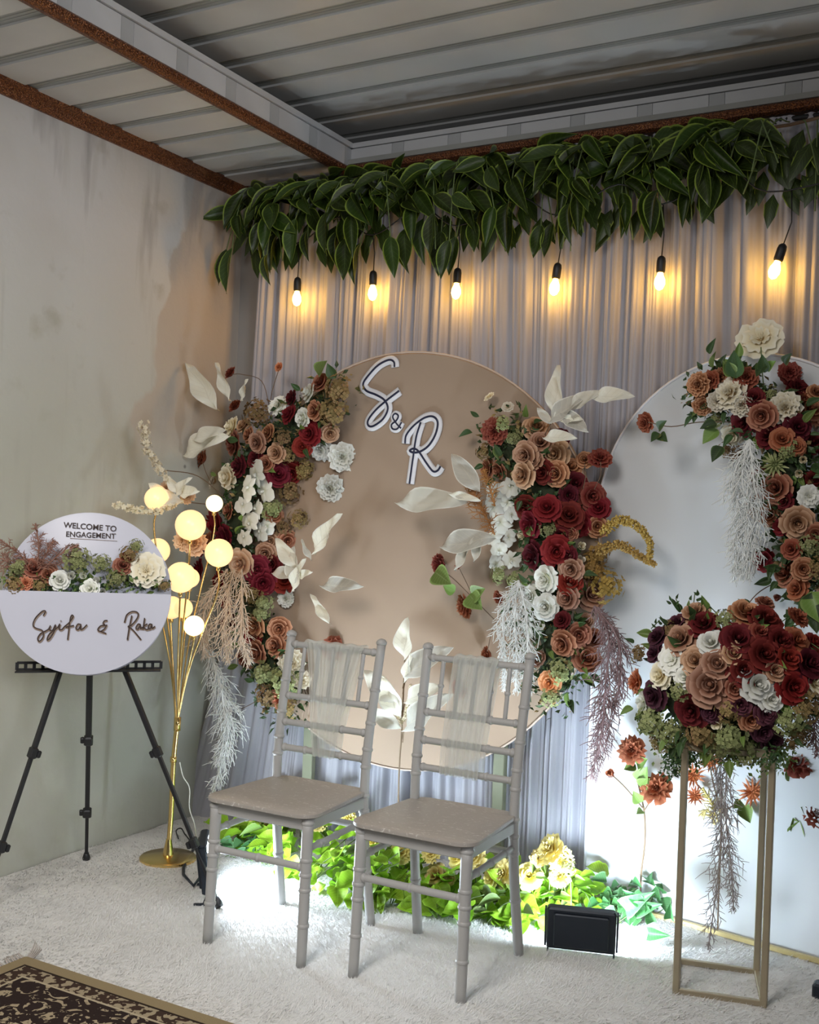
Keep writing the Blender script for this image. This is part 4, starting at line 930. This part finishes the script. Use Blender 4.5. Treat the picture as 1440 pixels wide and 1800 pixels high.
ch1 = make_chair('chiavari_chair', 'grey bamboo-style event chair at left, nearer the easel')
ch2 = copy_tree(ch1)
def setp(o, P_, rz): o.location = P_; o.rotation_euler = (0, 0, rz)
setp(ch1, (1.108, -1.014, 0), math.radians(1.5)); setp(ch2, (1.605, -.980, 0), math.radians(1.0)); ch2['label'] = 'grey bamboo-style event chair at right, overlapping the other chair'
def sash(label, base, x0, x1, xb0, xb1, seed, zb):
    t = thing('chair_sash', label, 'sash', base+Vector((0, .15, .8)), 'sheer sashes on the chairs'); b = MB(); RR = random.Random(seed); ph = RR.uniform(0, 6)
    def fn(u, s):
        z = .892-(.892-zb)*s; q = s**.75; xa = x0+(xb0-x0)*q; xe = x1+(xb1-x1)*q
        y = .195-.048+max(0, z-.62)*.17
        return Vector((xa+(xe-xa)*u, y-.017+.006*sin(26*u+ph)+.004*sin(53*u+1)-.004*s, z))+base
    b.grid(fn, 60, 14)
    def fn2(u, s):
        a_ = PI*s; return Vector((x0+(x1-x0)*u, .195-.048+.27*.17-.017*cos(a_)+.001, .880+.017*sin(a_)+.002*sin(26*u+ph)))+base
    b.grid(fn2, 40, 6)
    def fn3(u, s):
        z = .88-(.88-zb)*s; q = s**.75; return Vector((x0+.01+(xb0-x0)*q+((x1-x0)*(1-q)+(xb1-xb0)*q)*u*.96, .195-.048+max(0, z-.62)*.17+.017+.005*sin(30*u), z))+base
    b.grid(fn3, 50, 12)
    b.build('tulle', M_sash, t)
    return t
sash('sheer pale sash narrowing downwards on the left chair back', Vector((1.108, -1.014, 0)), -.115, .115, -.035, .05, 1, .535)
sash('sheer pale sash hanging almost straight on the right chair back', Vector((1.605, -.980, 0)), -.075, .075, -.085, .045, 2, .535)
# ------------------------------------------------------------------ easel and sign
en = Vector((.741, -.671, 0)); ee = Vector((.671, .741, 0)); EP = Vector((.50, -.80, 0))
fr = Vector((.794, -.972, 0)); fl = Vector((.235, -1.46, 0)); fb = Vector((.10, -.877, 0))
E_ = thing('easel', 'black folding metal tripod easel standing near the left wall', 'easel', (fr+fl+fb)/3)
en = (fr-fl).cross(Z).normalized(); ee = (fr-fl).normalized(); mid = (fr+fl)/2
if en.dot(CAM-mid) < 0: en = -en
PP = mid-en*.12
def ep(u, v, off=0): return atp(u, v, PP+en*off, en)
tl, tr_ = ep(108, 1172, 0), ep(217, 1172, 0)
def leg(a_, b_, n):
    b_ = b_+Z*.02; b = MB(); m1, m2 = a_.lerp(b_, .36), a_.lerp(b_, .74)
    b.bar(a_, m1, .021, .015, bev=.003); b.bar(m1, m2, .016, .012, bev=.002); b.bar(m2, b_, .012, .010, bev=.002)
    o = b.build('leg', M_black, E_, False)
    for m in (m1, m2):
        b = MB(); d = (b_-a_).normalized(); b.bar(m-d*.018, m+d*.018, .030, .024, bev=.004); x_ = d.cross(en).normalized(); b.bar(m-d*.012+x_*.02*n, m+d*.012+x_*.02*n, .014, .012, bev=.003); b.build('clamp', M_black, o, False)
    b = MB(); d = (b_-a_).normalized(); b.tube([b_-d*.03, b_-d*.01, b_+d*.004], [.009, .014, .014], 10); b.build('rubber_foot', M_black, o)
leg(tl, fl, -1); leg(tr_, fr, 1); mt = ep(158, 1172, -.03); leg(mt, fb, 1)
b = MB(); c0, c1_ = ep(30, 1171, .03), ep(283, 1169, .03); w_ = (c1_-c0).length; ax_ = ((c1_-c0).normalized(), en, Z)
for dz in (-.011, .011): b.box((c0+c1_)/2+Z*dz, (w_, .008, .008), ax=ax_)
for k in range(18):
    f = (k+.0)/17
    b.box(c0+(c1_-c0)*f, (.010 if .3 > f or f > .68 else .03, .008, .024), ax=ax_)
b.box((c0+c1_)/2+en*.025-Z*.013, (w_, .05, .004), ax=ax_)
b.build('tray', M_black, E_, False)
top = ep(160, 912, -.02)
b = MB(); b.bar(mt, top, .018, .014, bev=.002); b.build('mast', M_black, E_, False)
b = MB(); b.box(top+en*.01, (.085, .03, .016), ax=(ee, en, Z), bev=.004); b.box(top+en*.012+Z*.011, (.03, .02, .008), ax=(ee, en, Z), bev=.002); b.build('top_clamp', M_black, E_, False)
SG = ep(155, 1041, .035); tilt = math.radians(4); un = (Z*cos(tilt)-en*sin(tilt)).normalized(); sn = (en*cos(tilt)+Z*sin(tilt)).normalized()
SR = 143*mpp(SG)
BX = .075
S_ = thing('welcome_sign', 'round white welcome sign with a flower box, resting on the black easel', 'sign', SG)
b = MB(); b.lathe([(SR-.002, 0), (SR, .001), (SR, .007), (SR-.002, .008)], SG-sn*.004-un*.005, 72, 0, (ee, un, sn)); b.build('back_board', M_signw, S_, auto=True)
b = MB(); half = [(SR*cos(a_), SR*sin(a_)*.985) for a_ in [PI+PI*i/48 for i in range(49)]]; b.prism(half, SG+sn*BX, (ee, un, sn), .006); b.build('front_board', M_signw, S_, False)
b = MB()
for i in range(48):
    (a0, a1), (c0_, c1_) = half[i], half[i+1]
    q = [SG+ee*a0+un*a1+sn*.004, SG+ee*c0_+un*c1_+sn*.004, SG+ee*c0_+un*c1_+sn*BX, SG+ee*a0+un*a1+sn*BX]; b.add(q+[p*1.0-(p-SG).normalized()*.003 for p in q], [(0, 1, 2, 3), (7, 6, 5, 4)])
b.build('side_band', plain('grey_band', (.33, .33, .37), .5), S_, False)
SPf = SG+sn*(BX+.008)
def sc4(l): return [(x_*.2917, 860+y_*.2917) for x_, y_ in l]
words = [[(262,760),(275,735),(255,735),(215,775),(200,815),(215,835),(255,850),(262,885),(240,915),(228,900),(245,870),(290,845),(305,820)],
 [(305,820),(300,845),(318,848),(335,815),(330,850),(300,900),(285,905),(300,870),(345,835),(362,810)],[(362,810),(358,840),(372,845),(390,826)],[(366,790),(368,793)],[(390,826),(420,800),(441,768),(434,758),(424,780),(416,840),(408,905)],[(398,830),(446,820)],[(490,815),(470,812),(458,835),(472,845),(488,820),(486,842),(500,840),(525,815)],
 [(648,790),(630,792),(622,808),(635,820),(608,822),(590,845),(605,855),(630,840),(645,815)],[(595,852),(640,868)],
 [(795,760),(780,830),(768,905)],[(750,800),(765,755),(800,735),(832,745),(825,780),(790,820),(772,826),(800,845),(850,905)],[(848,815),(832,812),(820,835),(832,842),(846,820),(848,840),(860,830)],[(872,775),(862,845)],[(888,810),(866,828),(885,845),(900,835)],[(918,815),(902,812),(893,835),(905,842),(915,820),(918,838),(935,825)]]
for w0, w1, nm in ((0, 7, 'name_lettering'), (7, 9, 'ampersand'), (9, 15, 'name_lettering')):
    fb_, bk = MB(), MB()
    for s in words[w0:w1]:
        P3 = spline([atp(u, v, SPf, sn) for u, v in sc4(s)], 4)
        fb_.tube([p+sn*.004 for p in P3], .0019, 5); bk.tube([p+sn*.001-un*.003+ee*.001 for p in P3], .0030, 6, flat=(sn, .35))  # wider bronze copy set slightly lower stands in for the letters' shadow
    o = fb_.build(nm, M_ink, S_); q = bk.build('letter_shadow', M_shadow_line, o)
def text(s, P_, x_, y_, n_, size, mat, parent, bold=0, name='lettering'):
    cu = bpy.data.curves.new('text', 'FONT'); cu.body = s; cu.size = size; cu.align_x = 'CENTER'; cu.align_y = 'CENTER'; cu.extrude = .001; cu.offset = bold
    o = bpy.data.objects.new('text', cu); C.objects.link(o); bpy.context.view_layer.update()
    me = bpy.data.meshes.new_from_object(o); bpy.data.objects.remove(o); me.materials.clear(); me.materials.append(mat)
    o = bpy.data.objects.new(name, me); C.objects.link(o); o.rotation_mode = 'QUATERNION'; o.rotation_quaternion = Matrix((x_, y_, n_)).transposed().to_quaternion()
    put(o, parent, P_); return o
bp = SG+sn*.007
def tline(s, a_, b_, size, bold):
    p0, p1 = atp(*a_, bp, sn), atp(*b_, bp, sn); x_ = (p1-p0).normalized(); o = text(s, (p0+p1)/2, x_, sn.cross(x_), sn, size, M_ink, S_, bold)
    wn = max(v.co.x for v in o.data.vertices)-min(v.co.x for v in o.data.vertices); o.scale = ((p1-p0).length/wn,)*2+(1,)
tline('WELCOME TO', (112, 923), (205, 930), .03, .0003); tline('ENGAGEMENT', (116, 939), (203, 943), .03, .0003)
b = MB(); b.tube([atp(123, 946, bp, sn), atp(206, 951, bp, sn)], .0008, 4); b.build('underline', M_shadow_line, S_)
# flowers of the sign box
T6 = thing('box_arrangement', 'low row of white, green and rust flowers in the welcome sign box', 'flower arrangement', SG+sn*.04, 'silk flower arrangements')
L6 = [(60,1000,19,'r.terra'),(84,1010,17,'r.terra'),(25,1030,15,'h.olive'),(45,1025,14,'c.orange'),(30,1000,17,'h.lime'),(105,1020,16,'r.white'),(125,1012,13,'b.white'),(146,1012,11,'b.white'),(172,1003,11,'b.white'),(158,1035,16,'r.white'),(170,1021,11,'b.white'),(118,1003,9,'b.white'),
 (135,985,24,'h.lime'),(178,990,16,'h.lime'),(257,1003,30,'w.cream'),(216,995,15,'r.terra'),(228,975,16,'h.olive'),(240,960,12,'h.lime'),(205,1018,16,'h.lime'),(180,1040,10,'b.white'),(222,980,10,'r.rust'),(70,1030,12,'h.olive'),(290,1030,10,'h.olive'),(8,1050,10,'r.terra')]
for u, v, r, k in L6:
    p = atp(u, v, SG+sn*(.06 if v > 1010 else .04), sn); flower(KM[k[0]], k[2:], p, sn+Vector((rr(-.3, .3), 0, rr(.1, .6))), r*mpp(p)*1.1, T6)
RR = random.Random(3); cand = [(atp(20+265*i/24, 1020, SG+sn*.04, sn), .04) for i in range(25)]
cand = [(c-Z*.012-sn*.012, h_) for c, h_ in cand]; filler(T6, cand, 260, .018, M_lgreen, .45, RR); filler(T6, cand, 220, .018, M_green, .45, RR)
for i in range(40):
    c, _ = cand[RR.randrange(25)]; d = Vector((RR.uniform(-.8, .8), -.3, RR.uniform(.1, 1))); leaf(RR.choice(['green', 'fresh']), c+Z*RR.uniform(-.01, .04), d, sn, RR.uniform(.022, .035), T6)
for (a_, m_, b_), s_ in (((60,1000),(35,975),(-5,945)),91),(((65,1000),(68,960),(62,920)),92),(((75,1000),(105,975),(138,958)),93),(((50,1005),(20,990),(-15,975)),94),(((70,1000),(85,965),(95,950)),95):
    frond('fern_frond', [atp(*q, SG+sn*.05, sn) for q in (a_, m_, b_)], .035, M_fern, T6, s_, .0015, .006, sub=True, fan=1.1, lab='rust brown fern frond')
b = MB()
# ------------------------------------------------------------------ globe lamp
LB = flr(295, 1518); ln_ = (CAM-LB); ln_.z = 0; ln_.normalize()
LM = thing('globe_floor_lamp', 'gold floor lamp with a bundle of rods ending in glowing white globes', 'lamp', LB)
def lp(u, v, off=0): return atp(u, v, LB+ln_*off, ln_)
b = MB(); b.lathe([(.098, .012), (.104, .016), (.104, .024), (.098, .029), (.02, .034), (.016, .06), (.01, .09), (.002, .09)], LB, 48); b.build('base', M_gold, LM, auto=True)
J = lp(312, 1270); b = MB(); b.tube(spline([LB+Z*.05, lp(301, 1430), lp(305, 1340), J], 5), .0095, 12); b.tube([lp(305, 1335)-Z*.01, lp(305, 1335)+Z*.01], .0125, 12); b.tube([J-Z*.03, J+Z*.02], .013, 12); b.build('pole', M_gold, LM)
globes = [(275,877,21,.0,0),(377,885,15,-.05,1),(335,923,27,.06,0),(385,972,25,.04,0),(277,968,22,-.08,0),(318,1015,27,.05,0),(334,1016,17,-.04,0),(302,1068,20,-.06,0),(322,1069,17,-.02,0),(341,1100,18,.03,1)]
for i, (u, v, r, off, br) in enumerate(globes):
    g = lp(u, v, off); r_ = r*mpp(g); bt = g-Z*r_; q_ = bt-Z*.1; mm = J.lerp(q_, .45)+Z*0; mm.x += (LB.x-mm.x)*.25; mm.y += (LB.y-mm.y)*.25
    b = MB(); jj = J+ee*(.004*(i % 3-1))+en*.004*(i % 2); b.tube(spline([jj-Z*.02, mm, bt-Z*.1 if v < 1000 else bt-Z*.03, bt-Z*.004], 6), .0032, 6); rod = b.build('rod', M_gold, LM)
    b = MB(); b.lathe([(.006, -.014), (.008, -.012), (.008, .004), (.004, .006)], bt, 10); b.build('collar', M_gold, rod)
    b = MB(); b.lathe([(max(.001, r_*sin(PI*k/14)), -r_*cos(PI*k/14)) for k in range(15)], g, 24); o = b.build('globe', M_globeb if br else M_globe, rod); o['label'] = 'glowing opal white globe'
b = MB(); b.tube(spline([lp(316,1340,.01), lp(322,1365,.01), lp(333,1385,.01), lp(333,1420,.01), lp(342,1450,.01), flr(347,1490)], 6), .0022, 6); tag(b.build('white_cable', M_wire), 'thin white cable dangling from the gold lamp to the floor', 'cable')
b = MB(); b.tube(spline([flr(313,1488)+Z*.03, flr(309,1478)+Z*.04, flr(318,1474)+Z*.04, flr(326,1484)+Z*.035, flr(345,1497)+Z*.03, flr(400,1500)+Z*.03], 6), .0026, 6); tag(b.build('dark_cable', M_black), 'short dark hooked cable lying on the carpet beside the gold lamp', 'cable')
# ------------------------------------------------------------------ flood lights
def flood(label, P_, fdir, tilt_, w_, h_, leg_=.02, rot=0):
    t = thing('flood_light', label, 'flood light', P_, 'led flood lights on the carpet')
    f = Vector(fdir).normalized(); x_ = Z.cross(f).normalized(); n_ = (f*cos(tilt_)+Z*sin(tilt_)).normalized(); z_ = n_.cross(x_).normalized()
    if z_.z < 0: z_ = -z_
    c = P_+Z*(leg_+h_/2+.012); ax_ = (x_, n_, z_)
    b = MB(); b.box(c, (w_, .030, h_), ax=ax_, bev=.005)
    b.box(c-n_*.018, (w_*.8, .01, h_*.8), ax=ax_, bev=.003)
    hs_ = b.build('housing', M_navy, t, False)
    for k in range(2):
        b = MB(); sx = -1 if k else 1; b.box(c+x_*sx*(w_*.5+.004), (.006, .02, h_*.9), ax=ax_); b.box(P_+Z*.014+x_*sx*(w_*.5)-f*.0, (.01, .06, .006), ax=(x_, f, Z)); b.tube([c+x_*sx*w_*.48-z_*h_*.5, P_+x_*sx*w_*.48+Z*.01], .003, 6); b.build('bracket', M_navy, t, False)
    b = MB(); b.box(c+n_*.0165, (w_*.84, .002, h_*.8), ax=ax_); b.build('led_panel', M_flood, hs_, False)['label'] = 'glowing cool white led panel'
    return t
f1a, f1b = Vector((1.837, -.707, 0)), Vector((2.022, -.644, 0))
flood('black flood light on the carpet right of the chairs, facing the backdrop', (f1a+f1b)/2, (-.32, .947, 0), math.radians(12), .205, .135)
T = flood('black flood light on the carpet behind the left chair leg', Vector((.672, -.90, 0)), (.80, .60, 0), math.radians(8), .20, .165, .03)
b = MB(); q = [flr(341, 1500)+Z*.02, flr(322, 1535)+Z*.02, flr(322, 1545)+Z*.015, flr(340, 1566)+Z*.018, flr(358, 1543)+Z*.02]; b.tube(q, .006, 6); o = b.build('tilt_bracket', M_navy, T); 
b = MB(); pc = flr(1452, 1762); b.box(pc+Z*.03, (.07, .05, .045), bev=.006); o = b.build('power_adapter', M_navy, None, False); tag(o, 'small dark block on the carpet at the right edge of the frame', 'adapter')
b = MB(); b.tube(spline([pc+Vector((.03, .02, .03)), pc+Vector((.2, .1, .02)), pc+Vector((.5, .1, .02))], 5), .003, 6); q = b.build('cable', M_black, o); q.location = ORG[q.name]-Vector(o.location) if q.name in ORG else q.location
# ------------------------------------------------------------------ ground greenery
def ground(lab, kind, line, n, szr, hgt_, seed, depth=.16, group='leafy ground plants in front of the backdrop'):
    t = thing('ground_foliage', lab, 'plant', flr(*line[len(line)//2]), group); RR = random.Random(seed)
    pts = [flr(u, v) for u, v in line]
    for i in range(n):
        f = RR.uniform(0, len(pts)-1.001); k = int(f); p = pts[k].lerp(pts[k+1], f-k)
        q = p+Vector((RR.uniform(-.05, .05), RR.uniform(0, depth), 0)); z = .03+hgt_*RR.random()**1.2*(.35+.65*min(1, (q.y-p.y)/depth*1.4)); q.z = z
        d = Vector((RR.uniform(-1, 1), RR.uniform(-1, -.1), RR.uniform(-.55, .35)))
        leaf(kind if RR.random() < .8 or kind == 'ivy' else 'fresh', q, d, Vector((RR.uniform(-.4, .4), -.55, 1)), RR.uniform(*szr), t)
    b = MB()
    for i in range(14):
        f = RR.uniform(0, len(pts)-1.001); k = int(f); p = pts[k].lerp(pts[k+1], f-k); e = p+Vector((RR.uniform(-.15, .15), RR.uniform(0, depth), RR.uniform(.02, hgt_)))
        b.tube(spline([p+Z*.02, (p+e)/2+Z*.03, e], 4), .002, 4)
    b.build('stem', M_gstem, t); return t
g1 = ground('bright lime green leafy foliage on the floor behind the left chair', 'lime', [(400,1500),(440,1515),(520,1560),(600,1590),(640,1600)], 190, (.06, .10), .20, 1, .34)
g2 = ground('bright lime green leafy foliage on the floor behind the right chair', 'lime', [(640,1590),(720,1610),(800,1625),(880,1640),(960,1645),(1010,1635)], 220, (.055, .095), .11, 2, .30)
g3 = ground('bluish green ivy trailing at the foot of the white arch', 'ivy', [(1030,1630),(1080,1635),(1120,1630),(1170,1610)], 80, (.045, .068), .11, 3, .22)
for a_, b_ in (((1100,1600),(1145,1570)),((1130,1585),(1095,1565)),((1150,1620),(1135,1590)),((1180,1615),(1178,1590)),((1140,1640),(1175,1645)),((1120,1600),(1160,1590))): big_leaf(g3, a_, b_, -.45, .62, 0, 'ivy', name='leaf')
g4 = ground('small dark green leaves on the floor by the left flood light', 'ivy', [(395,1515),(430,1520),(470,1530)], 16, (.04, .06), .06, 4, .1)
YR = thing('rose_bush', 'row of pale yellow silk roses rising from the lime foliage behind the chairs', 'flower arrangement', flr(780, 1600)+Vector((0, .2, 0)), 'silk flower arrangements')
for u, v, r, k in [(968,1492,26,'c.yellow'),(985,1512,20,'p.yellow'),(948,1508,16,'c.yellow'),(930,1540,21,'r.yellow'),(985,1540,20,'c.yellow'),(885,1535,22,'p.yellow'),(862,1545,15,'r.yellow'),(833,1508,19,'p.yellow'),(805,1508,17,'r.yellow'),(765,1538,19,'r.yellow'),(758,1500,15,'p.yellow'),(706,1498,18,'p.yellow'),(655,1480,16,'c.yellow'),(720,1425,17,'c.yellow'),
  (640,1455,15,'c.yellow'),(610,1440,15,'p.yellow'),(520,1438,16,'c.yellow'),(450,1438,17,'c.yellow'),(430,1430,14,'p.yellow'),(560,1450,14,'c.yellow'),(470,1455,12,'p.yellow'),(790,1545,12,'c.yellow'),(1000,1525,12,'h.lime')]:
    p = at(u, v, -.46 if v > 1470 else -.36); flower(KM[k[0]], k[2:], p, Vector((rr(-.5, .5), -1, rr(.1, .9))), r*mpp(p)*1.15, YR)
    e = Vector((p.x+rr(-.04, .04), p.y+.03, .03)); stem([e, (e+p)/2+Vector((rr(-.01, .01), 0, 0)), p+Vector((0, .01, -.01))], .0022, M_gstem, YR)
    for q in range(2): leaf('fresh', p+Vector((rr(-.02, .02), .01, -.03-.03*q)), Vector((rr(-1, 1), -.5, rr(-.3, .3))), Vector((0, -1, .5)), .045, YR)
for o in (T1, T2, T3, T5, T6, YR, G): o.empty_display_size = .1
